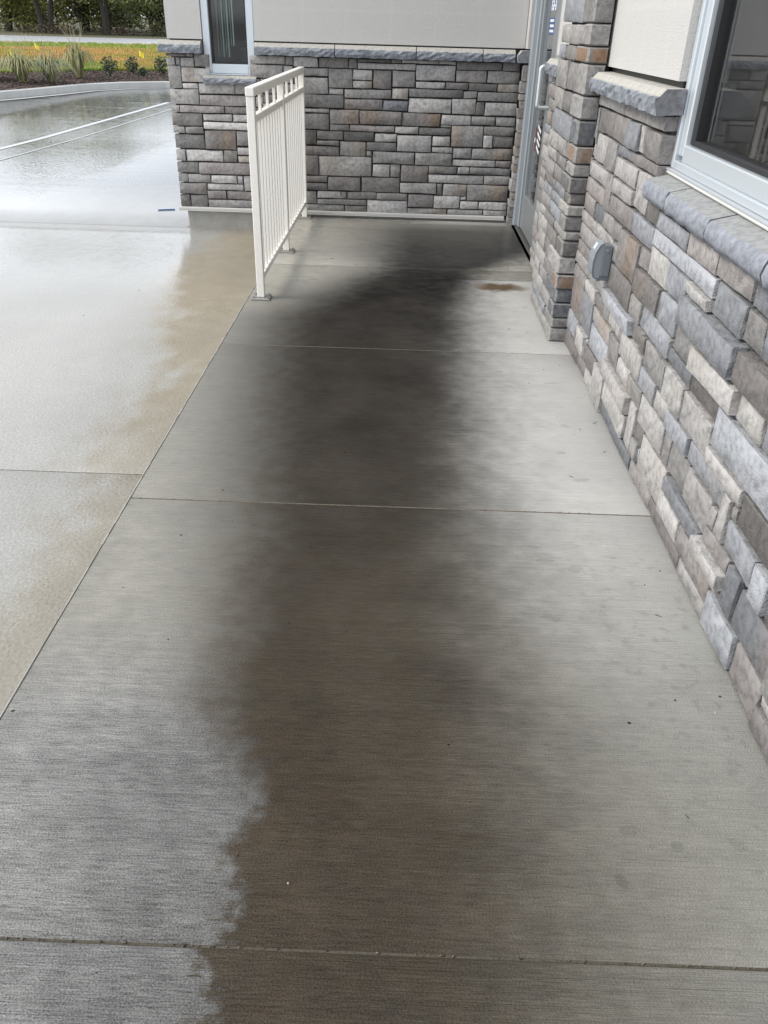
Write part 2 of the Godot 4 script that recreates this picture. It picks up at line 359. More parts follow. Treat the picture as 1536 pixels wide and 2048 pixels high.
func stone(parent: Node, frame: Transform3D, x0: float, y0: float, x1: float, y1: float, code: String, proud := 0.0, depth := 0.05, gain := 1.0) -> void:
	# one roughly dressed block: a bumpy front with worn edges, its corners out of square
	var w := x1 - x0
	var h := y1 - y0
	var nu := clampi(int(round(w / 0.06)), 1, 4)
	var nv := clampi(int(round(h / 0.055)), 1, 2)
	var bev := rng.randf_range(0.0025, 0.005)
	bev = min(bev, min(w, h) * 0.22)
	var us := [0.0, 0.0, bev / w]
	var vs := [0.0, 0.0, bev / h]
	for i in range(1, nu):
		us.append(float(i) / nu)
	for j in range(1, nv):
		vs.append(float(j) / nv)
	us.append_array([1.0 - bev / w, 1.0, 1.0])
	vs.append_array([1.0 - bev / h, 1.0, 1.0])
	var base := tone_of(code)
	var jit := rng.randf_range(0.9, 1.1) * gain
	var tint := Color(base.r * jit, base.g * jit, base.b * jit)
	var rust := 0.0
	if code.length() > 2 and code[2] == "r":
		rust = 0.55
	if code.length() > 2 and code[2] == "R":
		rust = 0.8
	if rust == 0.0 and rng.randf() < 0.12:
		rust = 0.18
	var rx := rng.randf_range(0.65, 1.0) if rng.randf() < 0.6 else rng.randf_range(0.0, 0.35)
	var corner := []
	var cj: float = min(0.009, min(w, h) * 0.1)
	for k in 4:
		corner.append(Vector2(rng.randf_range(-cj, cj * 0.4), rng.randf_range(-cj, cj * 0.4)))
	var tilt_u := rng.randf_range(-0.006, 0.006)
	var tilt_v := rng.randf_range(-0.004, 0.004)
	var nx := us.size()
	var ny := vs.size()
	var pts := []
	var cols := []
	for j in ny:
		for i in nx:
			var u: float = us[i]
			var v: float = vs[j]
			var sx := Vector2(corner[0]).lerp(corner[1], u).lerp(Vector2(corner[2]).lerp(corner[3], u), v)
			var px := x0 + u * w + (-sx.x if u < 0.5 else sx.x) * 0.5
			var py := y0 + v * h + (-sx.y if v < 0.5 else sx.y) * 0.5
			var on_ring: bool = i == 1 or j == 1 or i == nx - 2 or j == ny - 2
			var out: bool = i == 0 or j == 0 or i == nx - 1 or j == ny - 1
			var d := proud + tilt_u * (u - 0.5) + tilt_v * (v - 0.5)
			if out:
				d = -depth
			elif on_ring:
				d -= bev * rng.randf_range(0.5, 1.3)
				px += rng.randf_range(-0.0028, 0.0012)
				py += rng.randf_range(-0.0028, 0.0016)
			else:
				d += rng.randf_range(-0.002, 0.002)
			pts.append(frame * Vector3(px, py, d))
			var f: float = rng.randf_range(0.86, 1.14)
			var c := Color(tint.r * f, tint.g * f, tint.b * f)
			if rust > 0.0:
				var k: float = rust * clampf(1.0 - abs(u - rx) * 2.6, 0.0, 1.0)
				c = c.lerp(Color(0.27, 0.18, 0.105), k)
			if on_ring and rng.randf() < 0.5:
				c = c.lerp(Color(0.36, 0.35, 0.33), 0.28)   # worn, paler arrises
			cols.append(c)
	var st := begin()
	for j in ny - 1:
		for i in nx - 1:
			var edge_u := i == 0 or i == nx - 2
			var edge_v := j == 0 or j == ny - 2
			if edge_u and edge_v:
				continue
			st.set_smooth_group(-1 if edge_u or edge_v else 1)
			var a := j * nx + i
			for q in [a, a + nx, a + nx + 1, a, a + nx + 1, a + 1]:
				st.set_color(cols[q])
				st.set_uv(Vector2.ZERO)
				st.add_vertex(pts[q])
	st.generate_normals()
	obj("stone", st, stone_mat, parent)

func lay(parent: Node, frame: Transform3D, text: String, gain := 1.0) -> void:
	for part in text.strip_edges().replace("\n", "|").split("|", false):
		var f := part.split(",")
		var code := f[4]
		var proud := rng.randf_range(-0.005, 0.007) if gain > 1.3 else rng.randf_range(-0.006, 0.008)
		if code.ends_with("p"):
			proud += 0.016
		elif code.ends_with("P"):
			proud += 0.032
		stone(parent, frame, f[0].to_float() / 1000.0, f[1].to_float() / 1000.0, f[2].to_float() / 1000.0, f[3].to_float() / 1000.0, code, proud, 0.05, gain)

func courses(parent: Node, frame: Transform3D, x0: float, x1: float, y0: float, y1: float, wmin: float, wmax: float, pale := 0) -> void:
	# rows of random stones for the short runs that are seen edge on
	var y := y0
	while y < y1 - 0.02:
		var h := rng.randf_range(0.045, 0.1)
		if y + h > y1 - 0.035:
			h = y1 - y
		var x := x0
		while x < x1 - 0.01:
			var w := rng.randf_range(wmin, wmax)
			if x + w > x1 - 0.05:
				w = x1 - x
			var codes := ["g5", "g6", "g6", "g7", "b5", "u6", "t6r", "g7", "b6", "t7"]
			stone(parent, frame, x, y, x + w - 0.005, y + h - 0.005, codes[rng.randi() % codes.size()], rng.randf_range(-0.006, 0.008))
			x += w
		y += h

func ledge(parent: Node, frame: Transform3D, x0: float, x1: float, y0: float, y1: float, reach: float, called := "ledge_stone", rough := true) -> void:
	# a cast sill or water-table stone: rock-faced front, smooth sloping pale top
	var n := maxi(2, int((x1 - x0) / 0.03))
	var prof := [Vector2(-0.04, y0), Vector2(reach * 0.9, y0 - 0.002), Vector2(reach * 1.0, y0 + (y1 - y0) * 0.22), Vector2(reach * 1.02, y0 + (y1 - y0) * 0.45), Vector2(reach * 0.96, y0 + (y1 - y0) * 0.66), Vector2(reach * 0.78, y0 + (y1 - y0) * 0.72), Vector2(reach * 0.45, y1), Vector2(-0.04, y1 + 0.002)]
	var grey := Color(0.23, 0.245, 0.275)
	var cream := Color(0.42, 0.405, 0.365)
	var pts := []
	var cols := []
	for i in n + 1:
		var x: float = lerp(x0, x1, float(i) / n)
		for k in prof.size():
			var p := Vector3(x, prof[k].y, prof[k].x)
			var c := grey if k < 5 else cream
			if rough and k > 0 and k < 5:
				p.z += rng.randf_range(-0.006, 0.005)
				p.y += rng.randf_range(-0.003, 0.003)
				var f := rng.randf_range(0.75, 1.25)
				c = Color(c.r * f, c.g * f, c.b * f)
			pts.append(frame * p)
			cols.append(c)
	var st := begin()
	var m := prof.size()
	for i in n:
		for k in m - 1:
			st.set_smooth_group(-1)
			var a := i * m + k
			var top := k >= 5
			for q in [a, a + m + 1, a + m, a, a + 1, a + m + 1]:
				st.set_color(cream if top else cols[q])
				st.set_uv(Vector2.ZERO)
				st.add_vertex(pts[q])
	for e in [0, n]:
		var ring := []
		for k in m:
			ring.append(pts[e * m + k])
		for k in range(1, m - 1):
			var t: Array = [ring[0], ring[k], ring[k + 1]]
			if e == n:
				t = [ring[0], ring[k + 1], ring[k]]
			for p in t:
				st.set_color(Color(0.2, 0.205, 0.22))
				st.set_uv(Vector2.ZERO)
				st.add_vertex(p)
	st.generate_normals()
	obj(called, st, ledge_mat, parent)

# ---------------------------------------------------------------- concrete
# wet stain along the walkway, its near left edge painted where sky reflection ends: z, outer left, inner left, inner right, outer right, darkness, brownness
const STAIN := [[-7.02, -0.6, 0.3, 0.86, 1.2, 0.1, 0.6], [-6.85, -0.7, 0.2, 0.9, 1.3, 0.4, 0.6], [-6.6, -0.7, 0.15, 0.95, 1.3, 0.8, 0.4], [-6.0, -0.6, 0.12, 0.8, 1.15, 0.97, 0.2], [-5.4, -0.46, 0.06, 0.36, 0.76, 0.98, 0.05], [-4.87, -0.78, -0.14, 0.26, 0.74, 0.97, 0.1], [-4.3, -1.15, -0.4, 0.16, 0.76, 0.95, 0.2], [-3.8, -1.16, -0.4, 0.1, 0.76, 0.95, 0.3], [-3.2, -1.08, -0.34, 0.1, 0.74, 0.95, 0.4], [-2.7, -0.98, -0.28, 0.06, 0.72, 0.95, 0.5], [-2.33, -0.86, -0.26, 0.03, 0.74, 0.94, 0.6], [-1.8, -0.72, -0.28, 0.02, 0.84, 0.93, 0.8], [-1.4, -0.56, -0.3, 0.04, 0.94, 0.92, 0.95], [-1.1, -0.3, -0.22, 0.08, 0.98, 0.92, 1.0], [-0.8, -0.29, -0.26, 0.1, 1.02, 0.9, 1.0], [-0.3, -0.3, -0.25, 0.12, 1.04, 0.85, 1.0], [3.0, -0.3, -0.2, 0.3, 0.9, 0.7, 1.0]]

func stain_at(z: float) -> Array:
	for i in STAIN.size() - 1:
		if z <= STAIN[i + 1][0]:
			var t: float = clampf((z - STAIN[i][0]) / (STAIN[i + 1][0] - STAIN[i][0]), 0.0, 1.0)
			var out := []
			for k in range(1, 7):
				out.append(lerpf(STAIN[i][k], STAIN[i + 1][k], t))
			return out
	return STAIN[STAIN.size() - 1].slice(1)

func slab_mat(al: PackedByteArray, ro: PackedByteArray, n: int, normal: Texture2D, strength: float, spec := 0.5) -> StandardMaterial3D:
	var m := mat(Color.WHITE, 1.0)
	m.metallic_specular = spec
	m.albedo_texture = ImageTexture.create_from_image(Image.create_from_data(n, n, false, Image.FORMAT_RGB8, al))
	m.roughness_texture = ImageTexture.create_from_image(Image.create_from_data(n, n, false, Image.FORMAT_L8, ro))
	m.roughness_texture_channel = BaseMaterial3D.TEXTURE_CHANNEL_RED
	m.normal_enabled = true
	m.normal_texture = normal
	m.normal_scale = strength
	return m

func walk_slab_material(x0: float, z0: float, x1: float, z1: float, n: int) -> StandardMaterial3D:
	var px := n / 1.76                     # pixels a metre
	var off := Vector2(x0, z0) * px
	var big := noise_data(n, n, 2.2 / px, 4, 101, off)
	var mid := noise_data(n, n, 9.0 / px, 4, 102, off)
	var fine := noise_data(n, n, 0.45 if n > 600 else 0.6, 2, 103, off)
	var drops := noise_data(n, n, 17.0 / px, 3, 104, off)
	var str_im := Image.create_from_data(20, n, false, Image.FORMAT_L8, noise_data(20, n, 0.09, 5, 105, Vector2(0, z0 * px)))
	str_im.resize(n, n, Image.INTERPOLATE_CUBIC)
	var line := str_im.get_data()
	var short_im := Image.create_from_data(n / 14, n, false, Image.FORMAT_L8, noise_data(n / 14, n, 0.7, 2, 106, Vector2(0, z0 * px)))
	short_im.resize(n, n, Image.INTERPOLATE_CUBIC)
	var dash := short_im.get_data()
	var gam := PackedByteArray()
	gam.resize(1025)
	for i in 1025:
		gam[i] = int(255.0 * (1.055 * pow(i / 1024.0, 1.0 / 2.4) - 0.055 if i > 3 else i / 1024.0 * 12.92))
	var al := PackedByteArray()
	var ro := PackedByteArray()
	al.resize(n * n * 3)
	ro.resize(n * n)
	for j in n:
		var z := z0 + (z1 - z0) * (j + 0.5) / n
		var s := stain_at(z)
		var near := smoothstep(-2.6, -0.9, z)         # the dry strip grows damp towards the viewer
		var film_sheen := smoothstep(-1.75, -1.2, z)  # nearest wet film, with sky sheen painted into its colour
		var far_lift := 0.12 * smoothstep(-4.6, -5.6, z)
		var wall_dry := smoothstep(-6.8, -6.95, z)
		var mud_z := (z + 5.05) / 0.11
		for i in n:
			var k := j * n + i
			var x := x0 + (x1 - x0) * (i + 0.5) / n
			var b := big[k] / 255.0 - 0.5
			var m := mid[k] / 255.0 - 0.5
			var f := fine[k] / 255.0 - 0.5
			var l := line[k] / 255.0 - 0.5
			var sl := dash[k] / 255.0 - 0.5
			var dr := drops[k] / 255.0 - 0.5
			var grain: float = 1.0 + f * 0.95 + sl * 0.6 + l * 0.22
			var xx := x + b * (0.13 - 0.07 * smoothstep(0.0, 0.4, x)) + m * (0.1 - 0.05 * film_sheen) + l * 0.03 + (dr * 0.075 + sl * 0.03) * film_sheen + sl * 0.04
			var left: float = clampf((xx - s[0]) / (s[1] - s[0] + 0.001), 0.0, 1.0)
			var right: float = clampf((s[3] - xx) / (s[3] - s[2]), 0.0, 1.0)
			left = left * left * (3.0 - 2.0 * left)
			right = right * right * (3.0 - 2.0 * right)
			var dark: float = clampf(left * right * s[4] * (1.0 + 0.12 * m), 0.0, 1.0)
			# dry side, damp left, wet middle; near left paler as painted sky reflection
			var dry := (0.48 - 0.165 * near + b * 0.03 + m * 0.03) * (1.0 + (grain - 1.0) * 0.42)
			var damp := (0.225 - 0.03 * film_sheen + far_lift - 0.06 * film_sheen * smoothstep(-0.8, -0.3, x) + b * 0.07 + m * 0.06) * (1.0 + (grain - 1.0) * (0.8 + 0.9 * film_sheen))
			var wet_side := 1.0 - smoothstep(-0.2, 0.5, xx)
			if z < -5.2:
				wet_side = maxf(wet_side, 1.0 - wall_dry)
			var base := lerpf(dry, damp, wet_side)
			# faint speckle of rain on the dry side
			if dr > 0.1 and z > -2.6:
				base *= 1.0 - 0.17 * smoothstep(0.08, 0.3, dr) * smoothstep(-2.5, -1.7, z) * (1.0 - dark) * (1.0 - wet_side)
			var r := base * 1.0
			var g := base * (0.98 - 0.02 * wet_side * (1.0 - film_sheen))
			var bl := base * (0.925 - 0.05 * near * (1.0 - wet_side) + 0.015 * wet_side * film_sheen - 0.08 * wet_side * (1.0 - film_sheen))
			var t: float = (0.01 + 0.024 * s[5] + m * 0.015 + b * 0.018) * (1.0 + (grain - 1.0) * 1.25)
			t = maxf(t, 0.008)
			r = lerpf(r, t * (1.14 + 0.17 * s[5]), dark)
			g = lerpf(g, t * (0.98 + 0.02 * s[5]), dark)
			bl = lerpf(bl, t * (0.88 - 0.23 * s[5]), dark)
			var rough := lerpf(0.78, 0.42, wet_side)
			rough = lerpf(rough, 0.5, dark)
			if z < -4.6:
				rough = lerpf(rough, 0.06 + 0.16 * (m + 0.5), clampf(wet_side * smoothstep(-4.6, -5.6, z), 0.0, 1.0))
			rough += f * 0.12
			# brown mud smear near the pilaster
			var mx := (x - 0.62 - b * 0.1) / 0.2
			var e := mx * mx + (mud_z + m * 0.8) * (mud_z + m * 0.8)
			if e < 1.0:
				var q := minf(1.0, (1.0 - e) * 1.25)
				r = lerpf(r, 0.12, q)
				g = lerpf(g, 0.085, q)
				bl = lerpf(bl, 0.055, q)
			al[k * 3] = gam[clampi(int(r * 1024.0), 0, 1024)]
			al[k * 3 + 1] = gam[clampi(int(g * 1024.0), 0, 1024)]
			al[k * 3 + 2] = gam[clampi(int(bl * 1024.0), 0, 1024)]
			ro[k] = clampi(int(rough * 255.0), 10, 255)
	# pits left by popped aggregate, shade and rim highlight painted in, and a few damp prints on the dry side
	for q in 9:
		var cx := rng.randi_range(8, n - 9)
		var cy := rng.randi_range(8, n - 9)
		var rad := rng.randi_range(1, 3)
		for dy in range(-rad - 1, rad + 2):
			for dx in range(-rad - 1, rad + 2):
				var d2 := dx * dx + dy * dy
				if d2 <= (rad + 1) * (rad + 1):
					var k := ((cy + dy) * n + cx + dx) * 3
					var f := 0.5 if d2 <= rad * rad else 1.18
					for c in 3:
						al[k + c] = mini(255, int(al[k + c] * f))
	for q in 7:
		var cx := n * rng.randf_range(0.74, 0.92)
		var cy := n * rng.randf_range(0.1, 0.9)
		var rx := n * rng.randf_range(0.006, 0.016)
		var ry := n * rng.randf_range(0.004, 0.012)
		for y in range(maxi(0, int(cy - ry * 2)), mini(n, int(cy + ry * 2))):
			for x in range(maxi(0, int(cx - rx * 2)), mini(n, int(cx + rx * 2))):
				var k := y * n + x
				var d: float = pow((x - cx) / rx, 2) + pow((y - cy) / ry, 2) + (drops[k] / 255.0 - 0.5) * 3.0
				if d < 1.0:
					for c in 3:
						al[k * 3 + c] = int(al[k * 3 + c] * 0.93)
	return slab_mat(al, ro, n, walk_normal, 0.62, 0.36 if z0 < -5.6 else 0.13)

func drive_slab_material(x0: float, z0: float, x1: float, z1: float, n: int, rough_far: float) -> StandardMaterial3D:
	var px := n / (x1 - x0)
	var pz := n / (z1 - z0)
	var off := Vector2(x0 * px, z0 * pz)
	var big := noise_data(n, n, 1.1 / px, 4, 201, off)
	var mid := noise_data(n, n, 6.0 / px, 4, 202, off)
	var fine := noise_data(n, n, 0.35, 2, 203, off)
	var str_im := Image.create_from_data(8, n, false, Image.FORMAT_L8, noise_data(8, n, 0.12, 4, 205, Vector2(0, z0 * pz)))
	str_im.resize(n, n, Image.INTERPOLATE_CUBIC)
	var line := str_im.get_data()
	var al := PackedByteArray()
	var ro := PackedByteArray()
	al.resize(n * n * 3)
	ro.resize(n * n)
	for j in n:
		var z := z0 + (z1 - z0) * (j + 0.5) / n
		var far := smoothstep(-3.6, -6.2, z)
		var pud := smoothstep(-7.6, -9.5, z)
		for i in n:
			var k := j * n + i
			var x := x0 + (x1 - x0) * (i + 0.5) / n
			var b := big[k] / 255.0 - 0.5
			var m := mid[k] / 255.0 - 0.5
			var f := fine[k] / 255.0 - 0.5
			var l := line[k] / 255.0 - 0.5
			# wet tan concrete along the walkway edge, drier further out; wide far part paints in the building reflection
			var reach := lerpf(0.17, 0.62, smoothstep(-3.3, -5.2, z))
			var edge := 1.0 - smoothstep(reach - 0.14, reach + 0.14, -0.9 - x + b * 0.3 + m * 0.3 + f * 0.12)
			var v := (0.375 + b * 0.06 + m * 0.05) * (1.0 + f * 0.6 * (1.0 - far))
			v = lerpf(v, (0.3 + m * 0.05 + b * 0.04) * (1.0 + f * 0.45 * (1.0 - far)), maxf(edge * 0.75, far * 0.55))
			v = lerpf(v, 0.14 + m * 0.05 + b * 0.05, pud)
			var tan := edge * (0.6 + 0.3 * smoothstep(-2.4, -3.6, z)) * (1.0 - pud)
			var r := v * (1.0 + 0.1 * tan)
			var g := v * (0.975 - 0.03 * tan)
			var bl := v * (0.905 - 0.22 * tan)
			var rough := lerpf(0.62 - 0.25 * edge, 0.045, far)
			rough = lerpf(rough, rough_far, pud)
			rough += (m * 0.22 + l * 0.1) * (1.0 - 0.8 * far) + f * 0.1 * (1.0 - far) + pud * (l * 0.16 + m * 0.08)
			al[k * 3] = clampi(int(255.0 * pow(maxf(r, 0.0), 0.4545)), 0, 255)
			al[k * 3 + 1] = clampi(int(255.0 * pow(maxf(g, 0.0), 0.4545)), 0, 255)
			al[k * 3 + 2] = clampi(int(255.0 * pow(maxf(bl, 0.0), 0.4545)), 0, 255)
			ro[k] = clampi(int(rough * 255.0), 6, 255)
	return slab_mat(al, ro, n, coarse_normal, lerpf(0.11, 0.03, smoothstep(-4.5, -9.0, (z0 + z1) * 0.5)))

func drive_y(z: float) -> float:
	if z > -4.2:
		return -0.003
	if z > -7.05:
		return -0.003 - 0.125 * smoothstep(-4.2, -7.4, z) * 1.06
	return lerpf(-0.132, -0.2, clampf((z + 7.05) / -6.0, 0.0, 1.0))

func slab(parent: Node, called: String, x0: float, z0: float, x1: float, z1: float, m: Material, rows: int, top: Callable, thick := 0.14, gap := 0.003, side := 0.0008) -> void:
	# one cast panel with worn edges; its sides go down into the joint
	var st := begin()
	var xs := [x0 + side, x0 + side, x0 + side + 0.004]
	for k in range(1, 4):
		xs.append(lerpf(x0, x1, k / 4.0))
	xs.append_array([x1 - side - 0.004, x1 - side, x1 - side])
	var zs := [z0 + gap, z0 + gap, z0 + gap + 0.005]
	for k in range(1, rows):
		zs.append(lerpf(z0, z1, float(k) / rows))
	zs.append_array([z1 - gap - 0.005, z1 - gap, z1 - gap])
	var nx := xs.size()
	var nz := zs.size()
	for j in nz - 1:
		for i in nx - 1:
			if (i == 0 or i == nx - 2) and (j == 0 or j == nz - 2):
				continue
			st.set_smooth_group(-1 if i == 0 or j == 0 or i == nx - 2 or j == nz - 2 else 1)
			for q in [[i, j], [i + 1, j], [i + 1, j + 1], [i, j], [i + 1, j + 1], [i, j + 1]]:
				var x: float = xs[q[0]]
				var z: float = zs[q[1]]
				var y: float = top.call(z)
				if q[0] == 0 or q[1] == 0 or q[0] == nx - 1 or q[1] == nz - 1:
					y -= thick
				elif q[0] == 1 or q[1] == 1 or q[0] == nx - 2 or q[1] == nz - 2:
					y -= 0.003
				st.set_uv(Vector2((x - x0) / (x1 - x0), (z - z0) / (z1 - z0)))
				st.set_color(Color.WHITE)
				st.add_vertex(Vector3(x, y, z))
	st.generate_normals()
	st.generate_tangents()
	obj(called, st, m, parent)

func flat_y(_z: float) -> float:
	return 0.0

func make_paving() -> void:
	var walk := Node3D.new()
	put(walk, "walkway")
	walk.set_meta("kind", "structure")
	var zs := [-7.02, -5.45, -3.87, -2.33, -0.8, 0.74, 2.28]
	for k in zs.size() - 1:
		var n := 1024 if k >= 1 and k <= 4 else 512
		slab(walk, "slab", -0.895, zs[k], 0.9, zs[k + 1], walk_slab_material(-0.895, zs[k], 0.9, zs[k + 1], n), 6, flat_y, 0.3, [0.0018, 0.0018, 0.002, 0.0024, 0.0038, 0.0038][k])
	# the earthy filler that shows in the joints
	var fill := begin()
	for k in range(1, zs.size() - 1):
		var half := 0.003 if k >= 4 else 0.002
		var c := 0.085 if k >= 4 else 0.17
		cbox(fill, Vector3(-0.893, -0.05, zs[k] - half), Vector3(0.893, -0.003 if k >= 4 else -0.001, zs[k] + half), 0.001, Color(c, c * 0.84, c * 0.64))
		for q in 60:
			# crumbs of dirt and grit packed along it
			var x := rng.randf_range(-0.88, 0.87)
			var r := rng.randf_range(0.001, 0.0028)
			var g := rng.randf_range(0.02, 0.2)
			tube(fill, [Vector3(x, -0.006, zs[k] + rng.randf_range(-half, half)), Vector3(x + r, -0.001, zs[k]), Vector3(x + r * 1.6, -0.0005 + r * 0.4, zs[k])], r, r * 0.5, 5, Color(g, g * 0.85, g * 0.66))
	var fm := tri(mat(Color.WHITE, 0.95), 9.0)
	fm.vertex_color_use_as_albedo = true
	fm.albedo_texture = mottled(256, 0.04, 0.3, 1.5, 91, 0.6)
	var fo := obj("joint_filler", fill, fm, walk)
	fo.set_meta("kind", "stuff")
	# added pale strip, painting the slab edge that catches light beside the driveway
	var edge_strip := begin()
	var bz := -7.0
	while bz < 2.2:
		var w := rng.randf_range(0.0012, 0.0028)
		cbox(edge_strip, Vector3(-0.8958 - w, -0.05, bz), Vector3(-0.8958 + w, rng.randf_range(0.0012, 0.0024), bz + 0.06), 0.001)
		bz += 0.0605
	obj("lit_edge_strip", edge_strip, mat(lin(0.34, 0.33, 0.3), 0.8), walk)
	var drive := Node3D.new()
	put(drive, "driveway")
	drive.set_meta("kind", "structure")
	var bands := [-25.5, -7.07, -2.5, 2.1]
	for k in bands.size() - 1:
		var n := 1024 if k >= 1 else 512
		var xr := -0.8965 if k >= 1 else -1.84
		var xl := -4.2 if k >= 1 else -8.9
		slab(drive, "slab", xl, bands[k], xr, bands[k + 1], drive_slab_material(xl, bands[k], xr, bands[k + 1], n, 0.085), 30 if k == 0 else 14, drive_y, 0.2, 0.003 if k >= 1 else 0.001)
		if k >= 1:
			slab(drive, "slab", -8.9, bands[k], xl, bands[k + 1], drive_slab_material(-8.9, bands[k], xl, bands[k + 1], 512, 0.05), 30 if k == 0 else 14, drive_y, 0.2)
	var paint := begin()
	var seam := begin()
	for k in 24:
		var za := lerpf(-19.5, -10.0, k / 24.0)
		var zb := lerpf(-19.5, -10.0, (k + 1) / 24.0)
		poly(paint, [Vector3(-5.22 - (za + 19.5) * 0.035 - 0.05, drive_y(za) + 0.004, za), Vector3(-5.22 - (za + 19.5) * 0.035 + 0.05, drive_y(za) + 0.004, za), Vector3(-5.22 - (zb + 19.5) * 0.035 + 0.05, drive_y(zb) + 0.004, zb), Vector3(-5.22 - (zb + 19.5) * 0.035 - 0.05, drive_y(zb) + 0.004, zb)], Vector3(-5, -4, -12))
		poly(seam, [Vector3(-4.72 - (za + 19.5) * 0.035 - 0.02, drive_y(za) + 0.004, za), Vector3(-4.72 - (za + 19.5) * 0.035 + 0.02, drive_y(za) + 0.004, za), Vector3(-4.72 - (zb + 19.5) * 0.035 + 0.02, drive_y(zb) + 0.004, zb), Vector3(-4.72 - (zb + 19.5) * 0.035 - 0.02, drive_y(zb) + 0.004, zb)], Vector3(-5, -4, -12))
	struct("painted_line", seam, mat(lin(0.34, 0.34, 0.33), 0.3))
	struct("painted_line", paint, mat(lin(0.46, 0.46, 0.45), 0.3))
	var sheet := begin()
	poly(sheet, [Vector3(-400, -0.45, -400), Vector3(400, -0.45, -400), Vector3(400, -0.45, 400), Vector3(-400, -0.45, 400)], Vector3(0, -9, 0))
	struct("ground", sheet, mat(lin(0.3, 0.29, 0.27), 0.8))
	var lot := begin()
	poly(lot, [Vector3(-70, -0.21, -25), Vector3(-8.9, -0.21, -25), Vector3(-8.9, -0.03, 60), Vector3(-70, -0.03, 60)], Vector3(-30, -9, 0))
	poly(lot, [Vector3(-8.9, -0.012, 2.1), Vector3(30, -0.012, 2.1), Vector3(30, -0.012, 60), Vector3(-8.9, -0.012, 60)], Vector3(-30, -9, 0))
	struct("parking_lot", lot, mat(lin(0.33, 0.32, 0.3), 0.35))

